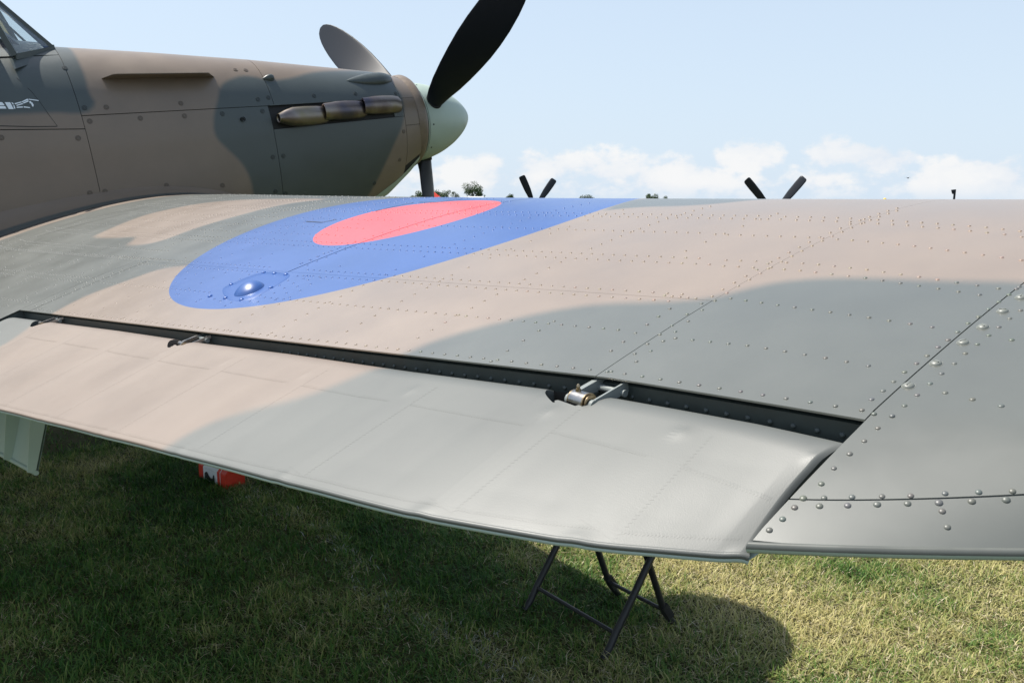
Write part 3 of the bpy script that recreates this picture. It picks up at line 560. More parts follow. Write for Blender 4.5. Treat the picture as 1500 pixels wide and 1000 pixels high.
# pinked tapes over the ribs and along the span
def tape(path, w, name='fabric_tape', tooth=.005):
    path = np.array(path, float); L = np.concatenate([[0], np.cumsum(np.linalg.norm(np.diff(path, axis=0), axis=1))]); n = int(L[-1]/tooth)*2
    t = np.linspace(0, L[-1], n); px = np.interp(t, L, path[:, 0]); ps = np.interp(t, L, path[:, 1]); d_ = np.gradient(np.stack([px, ps], 1), axis=0); d_ /= np.linalg.norm(d_, axis=1)[:, None]
    nn = np.stack([-d_[:, 1], d_[:, 0]], 1); z = np.where(np.arange(n) % 2, .5, -.5)*tooth*.7
    rows = []
    for k, hz in ((-1, -.0001), (-1, .00012), (-.5, .00016), (0, .00017), (.5, .00016), (1, .00012), (1, -.0001)):
        off = k*w/2+(np.sign(k)*z if abs(k) == 1 else 0); x_ = px+nn[:, 0]*off; s_ = ps+nn[:, 1]*off; rows.append(ail_pt(x_, np.minimum(s_, 5.3445), hz))
    rows = np.array(rows).transpose(1, 0, 2); mm = MB(); mm.grid(A2W(rows), flip=False, smooth=False, a=green_a(rows[..., 0], -rows[..., 1])); mm.build(name, M_FAB, aileron)
for r_ in RIBS[1:-1]:
    w = .044 if r_ < 5.3 else .05
    xs = np.linspace(float(nose_x(r_))-.03, float(te_a(r_))+.020, 12); off = .012 if r_ < 5.3 else -.02
    tape([(x_, r_+off) for x_ in xs], w)
for dlt, s0 in ((.098, 3.3), ):
    sp = np.linspace(s0, 5.33, 20); tape([(float(nose_x(k))-.083+.0*(k-5), k) for k in sp], .0025, tooth=.004)
sp = np.linspace(3.3, 5.33, 24); tape([(float(te_r(k))+.026, k) for k in sp], .0025, tooth=.004)
# hinges
def hinge(sc_, main):
    xg = float(gap_x(sc_)); xn = float(nose_x(sc_)); zt = float(wz(xg, sc_)); h = bpy.data.objects.new('hinge', None); COL.objects.link(h); h.parent = ac
    def Q(x, s, z): return A2W(np.array([x, -s, z]))
    pin = np.array([xn-.018, -sc_, float(wz(xn, sc_))-.0125])
    m = MB(); m.tube(A2W(np.array([pin+[0, .012, 0], pin-[0, .012, 0]])), .0122 if main else .006, 24)
    o = m.build('bearing', M_STEEL, h)
    m = MB()
    for k, r in ((-.0135, .0125), (-.0165, .0100), (.0125, .0120)): m = MB(); m.tube(A2W(np.array([pin+[0, k, 0], pin+[0, k+.002, 0]])), r if main else r*.5, 20); m.build('washer', M_BRASS, h)
    if main:
        m = MB(); u = A2W(pin+np.array([0, .005, .0108])); m.tube([u, u+[0, 0, .004]], .0035, 6); m.tube([u+[0, 0, .004], u+[0, 0, .0075], u+[0, 0, .010]], [.0020, .0028, .0008], 10); m.build('grease_nipple', M_BRASS, h)
    for dy, w, mt in ((.021, .010, M_GREYM if main else M_STEEL), (-.0205, .0035, M_GREYM if main else M_STEEL)):
        m = MB(); a_ = pin+[0, dy, -.002]; b_ = np.array([xg+.012, -sc_+dy-.004, zt-.010]); aw, bw = A2W(a_), A2W(b_)
        m.beam(aw, bw, .003 if dy < 0 else .008, .013 if main else .006); m.tube([aw-[0, .003, 0], aw+[0, .003, 0]], .0075 if main else .004, 14); m.build('hinge_arm', mt, h)
    m = MB(); m.tube(A2W(np.array([[xg+.002, -sc_+.022, zt-.016], [xg+.002, -sc_-.03, zt-.016]])), .0045, 10); m.build('cross_bolt', M_GREYM, h)
    # pocket behind the cut-out: black floor and plate put in as its shade
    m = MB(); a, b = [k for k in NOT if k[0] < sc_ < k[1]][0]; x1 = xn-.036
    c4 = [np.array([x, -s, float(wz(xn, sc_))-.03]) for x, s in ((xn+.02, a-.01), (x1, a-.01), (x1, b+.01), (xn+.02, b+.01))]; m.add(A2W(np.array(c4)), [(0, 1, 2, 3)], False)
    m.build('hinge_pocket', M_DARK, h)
    m = MB(); sg__ = np.linspace(a+.004, sc_-.016, 8); pw = np.stack([nose_x(sg__)+.003, -sg__, wz(nose_x(sg__), sg__)-.0125], -1); m.grid(A2W(np.stack([pw, pw-[0, 0, .05]])), smooth=False); m.build('pocket_shade', M_DARK, h)
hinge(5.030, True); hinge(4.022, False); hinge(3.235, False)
# shroud rivets
m = MB()
for s in np.arange(4.3, 5.34, .0262):
    q = np.array([float(gap_x(s))+.010-.0022, -s, float(wz(gap_x(s), s))-.0052-.0185]); c_ = A2W(q); V = DV*[.0036, .0036, .0036]; M = np.array(frame((-.95, 0, .3))); m.add(c_+V@M.T, DF)
o = m.build('shroud_rivets', M_COVE, wing); tag(o, kind='stuff')
# lowered split flap, pale green inside, with stiffening ribs
fl = bpy.data.objects.new('flap', None); COL.objects.link(fl); fl.parent = ac
def flp(s, v, out=0.):
    s = np.asarray(s, float); xh = -3.095-.17*(2.93-s); zh = -.47-.02*(2.93-s); c = np.stack([xh-.195*v, -s, zh-.47*v], -1)
    n = np.array([-.924, 0, .383]); return c+n*out
m = MB()
for a, b in ((0., 0.), (0.0, .006)): S, V = np.meshgrid(np.linspace(.7, 2.93, 30), np.linspace(0, 1, 8), indexing='ij'); m.grid(A2W(np.array(flp(S, V[..., None][..., 0]))+np.array([-.924, 0, .383])*b))
m.build('flap_skin', M_SKY, fl)
for s_ in list(np.arange(2.93, .7, -.225)):
    m = MB(); 
    prf = np.stack([A2W(flp(np.full(6, s_), np.linspace(0, 1, 6), .006)), A2W(flp(np.full(6, s_), np.linspace(0, 1, 6), .006)+np.array([-.924, 0, .383])*np.linspace(.085, .022, 6)[:, None])])
    m.grid(prf, smooth=False); q = prf[1]; m.grid(np.stack([q, q+[0, .012, 0]]), smooth=False); m.build('flap_rib', M_SKY, fl)
m = MB(); e = np.linspace(.7, 2.93, 20); m.tube(A2W(flp(e, np.ones(20), .004)), .008, 8); m.build('flap_edge', M_SKY, fl)
m = MB(); m.grid(A2W(np.stack([flp(e, np.full(20, .12), .07), flp(e, np.full(20, .02), .01)])), smooth=False); m.build('flap_spar', M_SKY, fl)
# port wing: mirrored, plain
m = MB(); S, V = np.meshgrid(np.concatenate([np.linspace(.46, 5.3, 30), np.linspace(5.35, 6.1, 12)]), vv, indexing='ij'); X = xspan(S, V); k = np.clip((S-5.6)/.5, 0, 1)**4
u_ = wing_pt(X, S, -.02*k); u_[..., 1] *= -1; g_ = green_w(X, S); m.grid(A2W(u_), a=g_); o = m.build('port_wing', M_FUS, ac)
m = MB(); l_ = wing_pt(X, S, 0, False); l_[..., 2] = np.minimum(l_[..., 2]+.03*k, u_[..., 2]-.0005); l_[..., 1] *= -1; m.grid(A2W(l_), flip=True); m.build('lower_skin', M_SKY, o)
# ------------------------------------------------------------------ fuselage
# stations: x, top z, bottom z, half width, z of max width, top exponent, bottom exponent
ST = np.array([(-.115, .322, -.300, .312, .010, 2.0, 2.0), (-.22, .345, -.385, .335, .005, 2.1, 2.0), (-.41, .388, -.51, .370, 0, 2.3, 2.05), (-.65, .425, -.60, .400, 0, 2.1, 2.15), (-.9, .460, -.655, .420, 0, 2.1, 2.3), (-1.3, .517, -.70, .436, 0, 2.05, 2.6),
               (-1.9, .588, -.74, .455, 0, 2.0, 3), (-2.44, .645, -.76, .463, 0, 2.0, 3.2), (-2.9, .66, -.77, .46, 0, 2.2, 3.2), (-3.6, .78, -.76, .455, 0, 2.0, 3.2), (-4.6, .74, -.66, .42, .02, 2.0, 2.6), (-6, .60, -.42, .33, .05, 2, 2.2), (-7.8, .42, -.10, .16, .1, 2, 2), (-8.9, .34, .14, .05, .2, 2, 2)])
ST = ST[::-1]
def sect(x):
    x = np.asarray(x, float); return [np.interp(x, ST[:, 0], ST[:, i]) for i in range(1, 7)]
def fus(x, a, out=0.):
    """a: 0 = top, pi/2 = starboard widest, pi = bottom, negative = port"""
    x, a = np.broadcast_arrays(np.asarray(x, float), np.asarray(a, float)); zt, zb, w, zm, nt_, nb = sect(x)
    n = np.where(np.abs(a) < np.pi/2, nt_, nb); sa_ = np.abs(np.sin(a))**(2/n); ca = np.abs(np.cos(a))**(2/n); h = np.where(np.cos(a) > 0, zt-zm, zm-zb)
    return np.stack([x, -np.sign(a)*(w+out)*sa_, zm+np.sign(np.cos(a))*(h+out)*ca], -1)
def a_of_z(x, z):
    zt, zb, w, zm, nt_, nb = sect(x); h = np.where(z > zm, zt-zm, zm-zb); n = np.where(z > zm, nt_, nb); c = np.clip(np.abs(z-zm)/h, 0, 1)**(n/2); a = np.arccos(c); return np.where(z > zm, a, np.pi-a)
F2s = smoothpoly(F2)
def green_f(P):
    x, z = P[..., 0].ravel(), P[..., 2].ravel(); Q = np.stack([x, z], 1)
    d1 = sdist(Q, smoothpoly([(-2.36, 1.2), (-2.35, .45), (-2.37, .34), (-2.34, .28), (-2.42, .225), (-2.60, .262), (-3.6, .26), (-5.2, .1), (-5.4, 1.2)]))
    d2 = sdist(Q, F2s); d3 = sdist(Q, [(-6.2, -.2), (-6.8, -.6), (-8.2, -.5), (-8.2, .2), (-7, .5)])
    g = np.maximum(np.maximum(d1, d2), d3); return np.clip(g, -.3, .3).reshape(P.shape[:-1])
PORT = np.array([1, -1, 1])
def fpanel(name, x0, x1, z0, z1, n=30, k=26, mirror=False, both=False, parent=None, matl=None, out=0., gap=.0016):
    """sheet between stations x0..x1 and heights z0 (upper) .. z1 (lower); None = top or bottom centre line"""
    xs = np.linspace(x0-gap, x1+gap, n); a0 = (-a_of_z(xs, z1(xs) if callable(z1) else z1) if both else a_of_z(xs, z0(xs) if callable(z0) else z0)) if z0 is not None or both else np.zeros(n)
    a1 = a_of_z(xs, z1(xs) if callable(z1) else z1) if z1 is not None else np.full(n, np.pi)
    ga = gap/.4; a0 = a0+ga*(1 if (z0 is not None or both) else 0); a1 = a1-(ga if z1 is not None else 0)
    t = np.linspace(0, 1, k); A = a0[:, None]*(1-t)+a1[:, None]*t; X = np.repeat(xs[:, None], k, 1); P = fus(X, A, out)
    lo = fus(X, A, out-.006)
    if mirror: P = P*PORT; lo = lo*PORT
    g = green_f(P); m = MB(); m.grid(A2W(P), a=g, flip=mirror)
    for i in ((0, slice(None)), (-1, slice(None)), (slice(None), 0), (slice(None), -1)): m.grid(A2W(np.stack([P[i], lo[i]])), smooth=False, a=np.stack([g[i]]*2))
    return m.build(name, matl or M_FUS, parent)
m = MB(); X, A = np.meshgrid(np.linspace(-8.9, -.125, 120), np.linspace(-np.pi, np.pi, 72), indexing='ij'); m.grid(A2W(fus(X, A, -.0045)), a=.1, flip=False)
fz = m.build('fuselage', M_DARK, ac)
seam = lambda x: np.interp(x, [-2.44, -1.30, -.33], [.222, .190, .17])
SK = lambda x: np.interp(x, [-2.86, -2.45], [.185, .150])
# engine cowling sheets
fpanel('cowling_panel', -1.302, -2.44, None, seam, both=True, k=60, parent=fz); 
fpanel('cowling_panel', -.33, -1.302, None, seam, both=True, k=60, parent=fz)
for mi in (False, True):
    fpanel('cowling_panel', -1.345, -2.44, seam, -.295, mirror=mi, parent=fz)
    # the side sheet stops above and below the exhaust slot
    fpanel('cowling_panel', -.33, -1.345, .045, lambda x: np.interp(x, [-1.345, -.65, -.33], [-.40, -.52, -.36]), mirror=mi, parent=fz)
    fpanel('nose_ring_panel', -.118, -.33, None if 0 else .17, -.02, n=12, mirror=mi, parent=fz)
    fpanel('nose_ring_panel', -.118, -.33, -.02, lambda x: np.interp(x, [-.33, -.118], [-.30, -.20]), n=12, mirror=mi, parent=fz)
    fpanel('exhaust_slot_panel', -.33, -.42, seam, .045, n=6, k=8, mirror=mi, parent=fz)
    fpanel('side_panel', -2.44, -5.0, SK, -.275, mirror=mi, n=50, parent=fz)
    fpanel('cockpit_side_panel', -2.44, -5.0, None if 0 else (lambda x: np.interp(x, [-5, -3.0, -2.85, -2.44], [.60, .56, .56, .575])), SK, mirror=mi, n=50, parent=fz)
    fpanel('belly_panel', -1.345, -5.0, -.295 if 0 else -.285, None, n=30, mirror=mi, parent=fz, matl=M_FUS)
    fpanel('rear_panel', -5.0, -8.9, None, None, n=40, k=40, mirror=mi, parent=fz)
fpanel('nose_ring_panel', -.118, -.33, None, .17, both=True, n=12, k=40, parent=fz)
fpanel('decking_panel', -2.44, -2.80, None, lambda x: np.full_like(x, .575), both=True, n=12, k=30, parent=fz)
fpanel('decking_panel', -3.75, -5.0, None, lambda x: np.full_like(x, .60), both=True, n=20, k=30, parent=fz)
m = MB(); X, A = np.meshgrid(np.linspace(-1.40, -.118, 40), np.linspace(0, 1, 30), indexing='ij')
az = a_of_z(X[:, 0], np.interp(X[:, 0], [-1.40, -1.345, -.65, -.33, -.118], [-.40, -.40, -.52, -.36, -.21])); Am = az[:, None]+(2*np.pi-2*az[:, None])*A
Am = np.where(Am > np.pi, Am-2*np.pi, Am); m.grid(A2W(fus(X, Am, .001)), a=-.1); m.build('chin_panel', M_SKY, fz)
# front lip of the cowling
m = MB(); t = np.linspace(0, 2*np.pi, 65)
m.grid(A2W(np.stack([np.stack([0*t+xx, (.312+dr)*np.cos(t), .011+(.311+dr)*np.sin(t)], -1) for xx, dr in ((-.20, .022), (-.17, .030), (-.145, .031), (-.128, .022), (-.120, .006), (-.125, -.02), (-.15, -.06))], 0)), flip=True, a=-.1)
m.build('cowling_lip', M_EARTH, fz)
# ------------------------------------------------------------------ spinner and propeller
def rev(prof_, n=48):
    t = np.linspace(0, 2*np.pi, n, endpoint=False); return np.stack([np.stack([0*t+x, r*np.cos(t), r*np.sin(t)], -1) for x, r in prof_])
m = MB(); xs = np.linspace(0, 1, 26)**.8; R0 = .292
pf = [(-.086+.532*u, R0*(1-u**1.75)**.68) for u in xs]; m.grid(A2W(rev(pf)), wrap=True, flip=True)
m.grid(A2W(rev([(-.088, .05), (-.088, .292)])), wrap=True); sp = m.build('spinner', M_SKY, ac)
m = MB(); m.grid(A2W(rev([(-.1, .292), (-.1, .298), (-.092, .298), (-.088, .292)])), wrap=True); m.build('back_plate', M_SKY, sp)
m = MB(); m.grid(A2W(rev([(-.087, .2935), (-.0855, .2935)])), wrap=True)
m.tube(A2W(np.array([[-.14, 0, 0], [-.09, 0, 0]])), .27, 32); m.build('shadow_gap', M_DARK, sp)
for k in range(10):
    a = k*36*D+.2; P = A2W(np.array([-.055, .2905*math.sin(a), .2905*math.cos(a)])); nn = A2W(np.array([.12, math.sin(a), math.cos(a)]))-A2W(np.zeros(3))
    screw('screw', P, nn, .006, .001, M_DARK, sp)
PHI = 58.37*D
def blade(phi):
    rh = np.array([0, math.sin(phi), math.cos(phi)]); th_ = np.array([0, -math.cos(phi), math.sin(phi)]); fw = np.array([1., 0, 0])
    rr = np.array([.14, .22, .30, .38, .5, .65, .8, .95, 1.1, 1.25, 1.4, 1.5, 1.58, 1.64, 1.68, 1.698])
    ch = np.array([.095, .105, .135, .175, .215, .245, .268, .285, .288, .278, .25, .218, .18, .135, .085, .02])
    tk = np.array([1.0, 1.0, .75, .42, .25, .17, .13, .11, .095, .085, .075, .07, .065, .06, .06, .06])
    be = np.array([68, 67, 65, 62, 57, 50, 44, 39, 34, 30, 27, 25, 24, 23, 22, 22])*D
    rings = []
    for r, c, k, b in zip(rr, ch, tk, be):
        d = th_*math.cos(b)+fw*math.sin(b); nrm_ = np.cross(rh, d); t = np.linspace(0, 2*np.pi, 22, endpoint=False)
        u = np.cos(t); y = np.sin(t)*(.5*k)*np.where(np.sin(t)*1 > 0, 1, .35 if k < .7 else 1)
        sw = .0; rings.append(rh*r+np.outer(u*c/2+sw-.0*c, d)+np.outer(y*c, nrm_)*(1 if np.dot(nrm_, fw) > 0 else -1))
    m = MB(); m.loft(A2W(np.array(rings))); o = m.build('propeller_blade', M_BLACK, ac)
    m = MB(); a = rh*.20+fw*0; t = np.linspace(0, 2*np.pi, 24, endpoint=False)
    ring = [rh*q+np.outer(np.cos(t)*rad, th_)+np.outer(np.sin(t)*rad, fw) for q, rad in ((.22, .066), (.292, .063), (.296, .050), (.27, .045))]
    m.grid(A2W(np.array(ring)), wrap=True); m.build('blade_cuff', M_DARK, o)
for k in (0, 120, 240): blade(PHI-k*D)
# ------------------------------------------------------------------ exhausts, shield, bulges
def side(x, z, out=0.): # point on the starboard cowling side
    a = a_of_z(np.asarray(x, float), np.asarray(z, float)); return fus(x, a, out)
m = MB(); xs = np.linspace(-1.338, -.42, 20); zt_ = seam(xs); 
m.grid(A2W(np.stack([side(xs, zt_-.002, .002), side(xs, zt_-.002, -.05), side(xs, np.full(20, .045), -.05), side(xs, np.full(20, .045), .0)])), smooth=False)
m.build('exhaust_slot', M_DARK, fz)
m = MB(); m.grid(A2W(np.stack([side(xs, zt_+.006, .003), side(xs, zt_+.001, .014), side(xs, zt_-.004, .012)]))); m.build('slot_lip', M_GREEN, fz)
def stack(x0, x1, z, end_open):
    rings = []; L = x0-x1
    eh = (.056, .054) if not end_open else (.046, .030)
    for u, w, h, o_ in ((0, .036, .044, .008), (.06, .044, .054, .014), (.2, .048, .059, .022), (.45, .050, .062, .030), (.7, .050, .061, .036), (.86, .048, eh[0], .040), (.97, .042, eh[1], .043), (1.0, .041, eh[1]-.001, .044)):
        x = x0-L*u; c = side(x, z, o_); t = np.linspace(0, 2*np.pi, 24, endpoint=False)
        rings.append(np.stack([0*t+x, c[1]-w*np.cos(t)*.8, c[2]+h*np.sin(t)], -1))
    m = MB(); m.grid(A2W(np.array(rings)), wrap=True); m.add(A2W(rings[0]), [tuple(range(24))], False)
    r1 = rings[-1]; cc = r1.mean(0); r2 = cc+(r1-cc)*.82; r3 = r2+[.05, 0, 0]; m.grid(A2W(np.array([r1, r2, r2+[.012, 0, 0]])), wrap=True); o = m.build('exhaust_stack', M_EXH, ac)
    m = MB(); m.grid(A2W(np.array([r2+[.010, 0, 0], r3])), wrap=True); m.add(A2W(r3), [tuple(range(24))], False); m.build('outlet', M_DARK, o)
stack(-.955, -1.315, .100, 1); stack(-.655, -.990, .112, 0); stack(-.352, -.685, .124, 0)
# glare shield: thin shelf on the cowling shoulder
m = MB(); xs = np.linspace(-2.275, -1.615, 30); zz = np.interp(xs, [-2.275, -1.615], [.425, .398]); inn = side(xs, zz, -.004); w = .115*np.clip(np.minimum((xs+2.275)/.05, (-1.615-xs)/.07), 0, 1)
out_ = inn+np.stack([0*w, -w, .012*w/.1], -1)
m.grid(A2W(np.stack([inn, out_])), smooth=False, a=-.1); m.grid(A2W(np.stack([inn-[0, 0, .003], out_-[0, 0, .003]])), smooth=False, a=-.1); m.grid(A2W(np.stack([out_, out_-[0, 0, .003]])), smooth=False, a=-.1)
m.build('glare_shield', M_EARTH, fz)
def tear(xc, z, L, w, h, matl):
    m = MB(); rings = []
    for u in np.linspace(0, 1, 14):
        r = (math.sin(math.pi*u**.62))**.8 if 0 < u < 1 else .01; x = xc+L/2-L*u; t = np.linspace(0, 2*np.pi, 18, endpoint=False); a0 = a_of_z(np.array(x), np.array(z)); 
        aa = a0+w*r*np.cos(t); rings.append(fus(np.full(18, x), aa, h*r*np.maximum(np.sin(t), -.2)))
    m.grid(A2W(np.array(rings)), wrap=True, a=.1); m.build('cowling_bulge', matl, fz)
tear(-.50, .318, .42, .17, .036, M_GREEN); tear(-1.27, .365, .085, .05, .026, M_GREEN)
# quarter-turn fasteners and plug
fme = None
for i, (x, z) in enumerate(FAST):
    P = side(x, z, .0005); e = .01; n = np.cross(side(x+e, z)-side(x-e, z), side(x, z-e)-side(x, z+e)); n = n/np.linalg.norm(n); n = n if n[1] < 0 else -n
    c_ = GREEN_S if float(green_f(P[None])[0]) > 0 else EARTH_S
    if fme is None:
        m = MB(); t = np.linspace(0, 2*np.pi, 20, endpoint=False)
        rg = [(.0150, -.0002), (.0145, .0012), (.0125, .0014), (.0118, .0004), (.0100, .0004), (.0092, .0016), (.0030, .0018), (.0026, -.001)]
        m.grid(np.array([np.stack([r*np.cos(t), r*np.sin(t), 0*t+h], -1) for r, h in rg]), wrap=True, smooth=False)
        fme = m.mesh('fastener', M_RIV)
    o = bpy.data.objects.new('fastener', fme); COL.objects.link(o); o.parent = fz; o.color = (*[k*.6 for k in c_], 1)
    nw = A2W(n)-A2W(np.zeros(3)); o.matrix_local = Matrix.Translation(A2W(P))@frame(nw).to_4x4()
P = side(-1.532, .123, 0.); m = MB(); m.tube([A2W(P), A2W(P+[0, -.012, 0])], .015, 16, False); m.tube([A2W(P), A2W(P+[0, -.006, 0])], .009, 12); m.build('socket', M_DARK, fz)
# seams of the cockpit access panel and the bone arm marking
def strip(pts, w, name, matl, h=.0012):
    pts = np.array(pts); m = MB(); d_ = np.gradient(pts, axis=0); d_ /= np.linalg.norm(d_, axis=1)[:, None]; n_ = np.stack([-d_[:, 1], d_[:, 0]], 1)*w/2
    m.grid(A2W(np.stack([side((pts+n_)[:, 0], (pts+n_)[:, 1], h), side((pts-n_)[:, 0], (pts-n_)[:, 1], h)])), smooth=False, a=.1); m.build(name, matl, fz)
strip([(-2.99, .214), (-2.849, .204), (-2.70, .186), (-2.578, .176)], .004, 'panel_seam', M_DARK); strip([(-2.575, .175), (-2.605, .25), (-2.626, .311), (-2.65, .369), (-2.70, .45)], .0022, 'panel_seam', M_DARK)
for poly in ARM:
    q = np.array(poly); m = MB(); P = side(q[:, 0], q[:, 1], .0022); m.add(A2W(P), [tuple(range(len(q)))], False); m.build('bone_marking', M_BONE, fz)
# windscreen and canopy front
M_FRAME = M_GREEN
ws_ = bpy.data.objects.new('windscreen', None); COL.objects.link(ws_); ws_.parent = ac
f1 = np.array([-2.448, -.125, .622]); f0 = f1+(np.array([-2.658, -.12, .865])-f1)*1.35; s0 = np.array([-2.672, -.275, .572]); s1 = s0+(np.array([-2.722, -.262, .725])-s0)*1.9
s1 = np.array([-2.765, -.225, .90])
def bar(a, b, w, h, nm='frame', mt=None): m = MB(); m.beam(A2W(np.array(a, float)), A2W(np.array(b, float)), w, h); return m.build(nm, mt or M_FRAME, ws_)
for sg_ in (1, -1):
    Fm = np.array([1, sg_, 1]); bar(f1*Fm, f0*Fm, .022, .026); bar(s0*Fm, s1*Fm, .024, .03); bar(f1*Fm+[.008, 0, -.004], s0*Fm+[0, 0, -.005], .016, .030); bar(f0*Fm, s1*Fm, .02, .02)
    m = MB(); m.add(A2W(np.array([f1, f0, s1, s0])*Fm), [(0, 1, 2, 3)], False); m.build('side_pane', M_GLASS, ws_)
    # skirt below the frame, following the fuselage
    a = np.linspace(0, 1, 10)[:, None]; up_ = (f1+[.02, .0, -.005])*(1-a)+(s0+[-.03, 0, -.012])*a; lo = up_.copy(); lo[:, 2] -= .03+.035*a[:, 0]; lo[:, 1] -= .02+.05*a[:, 0]
    m = MB(); m.grid(A2W(np.stack([up_*Fm, (up_+lo)/2*Fm+[0, -.004*sg_, 0], lo*Fm])), a=.1); m.build('skirt', M_GREEN, ws_)
bar(f1, f1*[1, -1, 1], .02, .04); bar(f0, f0*[1, -1, 1], .02, .03)
m = MB(); m.add(A2W(np.array([f1, f0, f0*[1, -1, 1], f1*[1, -1, 1]])+np.array([.012, 0, 0])), [(0, 1, 2, 3)], False); m.build('front_pane', M_GLASS, ws_)
m = MB(); m.add(A2W(np.array([f1+[0, -.002, .0], f0+[0, -.002, 0], f0+[-.045, -.032, -.008], f1+[-.045, -.032, -.005]])), [(0, 1, 2, 3)], False); m.build('armour_edge', mat('screen_edge_blue', (.02, .045, .10), .3), ws_)
bar([-2.60, .10, .62], [-2.80, .10, .86], .015, .015)
# sliding hood behind, instrument coaming
m = MB(); X, A = np.meshgrid(np.linspace(-2.79, -3.75, 14), np.linspace(-np.pi*.5, np.pi*.5, 22), indexing='ij'); P = np.stack([X, .27*np.sin(A), .57+(.345-.05*((X+3.2)/.5)**2)*np.cos(A)**.9], -1); m.grid(A2W(P)); hood = m.build('canopy', M_GLASS, ac)
for xx in (-2.80, -3.1, -3.4, -3.74):
    m = MB(); a = np.linspace(-np.pi/2, np.pi/2, 20); m.tube(A2W(np.stack([0*a+xx, .275*np.sin(a), .57+(.350-.05*((xx+3.2)/.5)**2)*np.cos(a)**.9], -1)), .012, 6); m.build('hood_frame', M_GREEN, hood)
m = MB(); m.add(A2W(np.array([[-2.60, -.16, .60], [-2.62, .14, .60], [-2.72, .05, .70], [-2.73, -.05, .70], [-2.86, .2, .56], [-2.86, -.2, .56]])), [(0, 1, 2, 3), (0, 3, 5), (1, 4, 2), (2, 4, 5, 3)], False); m.build('instrument_coaming', M_BLACK, fz)
# radiator, undercarriage, tail
m = MB()
m.loft(A2W(np.array([[[x, y*w, z0+(0 if zz > 0 else -h)] for y, zz in ((-1, 1), (-1, -1), (1, -1), (1, 1))] for x, w, h, z0 in ((-2.75, .22, .26, -.72), (-2.9, .25, .30, -.72), (-3.4, .25, .27, -.72), (-3.75, .2, .1, -.72))]))); m.build('radiator', M_SKY, ac)
for sy, nm in ((-1, 'starboard'), (1, 'port')):
    wp = np.array([-1.36, sy*1.18, .38])-ROOT; top_ = A2W(np.array([-1.85, sy*1.18, -.62]))
    m = MB(); m.tube([top_, wp+[0, -sy*.10, .02]], .045, 14); m.tube([wp+[0, -sy*.12, .02], wp], .03, 10); leg = m.build('undercarriage_leg', M_STEEL, ac)
    m = MB(); t = np.linspace(0, 2*np.pi, 40, endpoint=False); pr_ = [(-.06, .20), (-.08, .27), (-.085, .33), (-.06, .37), (0, .385), (.06, .37), (.085, .33), (.08, .27), (.06, .20)]
    m.grid(np.array([np.stack([wp[0]+r*np.cos(t), 0*t+wp[1]+y, wp[2]+r*np.sin(t)], -1) for y, r in pr_]), wrap=True); wl = m.build('wheel', M_RUB, ac)
    m = MB(); m.tube([wp+[0, -.06, 0], wp+[0, .06, 0]], .205, 24); m.build('rim', M_STEEL, wl)
m = MB(); fin = [(-7.6, .42), (-8.0, .9), (-8.35, 1.15), (-8.8, 1.1), (-9.1, .6), (-9.0, .1), (-8.6, .1)]
m.add(A2W(np.array([[x, .03, z] for x, z in fin]+[[x, -.03, z] for x, z in fin])), [tuple(range(7)), tuple(range(13, 6, -1))]+[(i, (i+1) % 7, 7+(i+1) % 7, 7+i) for i in range(7)], False, .1); m.build('tail_fin', M_FUS, ac)
m = MB(); tp = [(-7.7, .1), (-7.85, 1.4), (-8.1, 1.65), (-8.5, 1.5), (-8.7, .9), (-8.7, -.9), (-8.5, -1.5), (-8.1, -1.65), (-7.85, -1.4), (-7.7, -.1)]
m.add(A2W(np.array([[x, y, .40] for x, y in tp]+[[x, y, .34] for x, y in tp])), [tuple(range(10)), tuple(range(19, 9, -1))]+[(i, (i+1) % 10, 10+(i+1) % 10, 10+i) for i in range(10)], False, .1); m.build('tailplane', M_FUS, ac)
P = A2W(np.array([-8.3, 0, 0.0])); m = MB(); m.tube([P, [P[0]+.05, 0, .14]], .03, 8); m.tube([[P[0]+.05, -.05, .14], [P[0]+.05, .05, .14]], .14, 16); m.build('tail_wheel', M_RUB, ac)
# ------------------------------------------------------------------ ground
def ground_mat():
    m = bpy.data.materials.new('turf_soil'); m.use_nodes = True; t = m.node_tree; b = t.nodes['Principled BSDF']; b.inputs['Roughness'].default_value = .95; b.inputs['Specular IOR Level'].default_value = .1
    c = N(t, 'ShaderNodeTexCoord'); n = N(t, 'ShaderNodeTexNoise', i_Scale=1.3, i_Detail=10.0, i_Roughness=.65); t.links.new(c.outputs['Object'], n.inputs[0])
    r = N(t, 'ShaderNodeValToRGB'); t.links.new(n.outputs[0], r.inputs[0]); e = r.color_ramp.elements
    e[0].position = .35; e[0].color = (.045, .060, .020, 1); e[1].position = .65; e[1].color = (.15, .13, .06, 1)
    n2_ = N(t, 'ShaderNodeTexNoise', i_Scale=60.0, i_Detail=6.0); t.links.new(c.outputs['Object'], n2_.inputs[0])
    v = N(t, 'ShaderNodeMapRange'); t.links.new(n2_.outputs[0], v.inputs[0]); v.inputs[3].default_value = .15; v.inputs[4].default_value = 1.1
    s = N(t, 'ShaderNodeVectorMath', operation='SCALE'); t.links.new(r.outputs[0], s.inputs[0]); t.links.new(v.outputs[0], s.inputs['Scale']); t.links.new(s.outputs[0], b.inputs['Base Color'])
    return m
def smooth_noise(x, y, sc_, seed):
    r = np.random.default_rng(seed); T = r.random((64, 64)); u = x/sc_+100; v = y/sc_+100; i = np.floor(u).astype(int); j = np.floor(v).astype(int); fu = u-i; fv = v-j; fu = fu*fu*(3-2*fu); fv = fv*fv*(3-2*fv)
    g = lambda a, b: T[a % 64, b % 64]
    return (g(i, j)*(1-fu)+g(i+1, j)*fu)*(1-fv)+(g(i, j+1)*(1-fu)+g(i+1, j+1)*fu)*fv
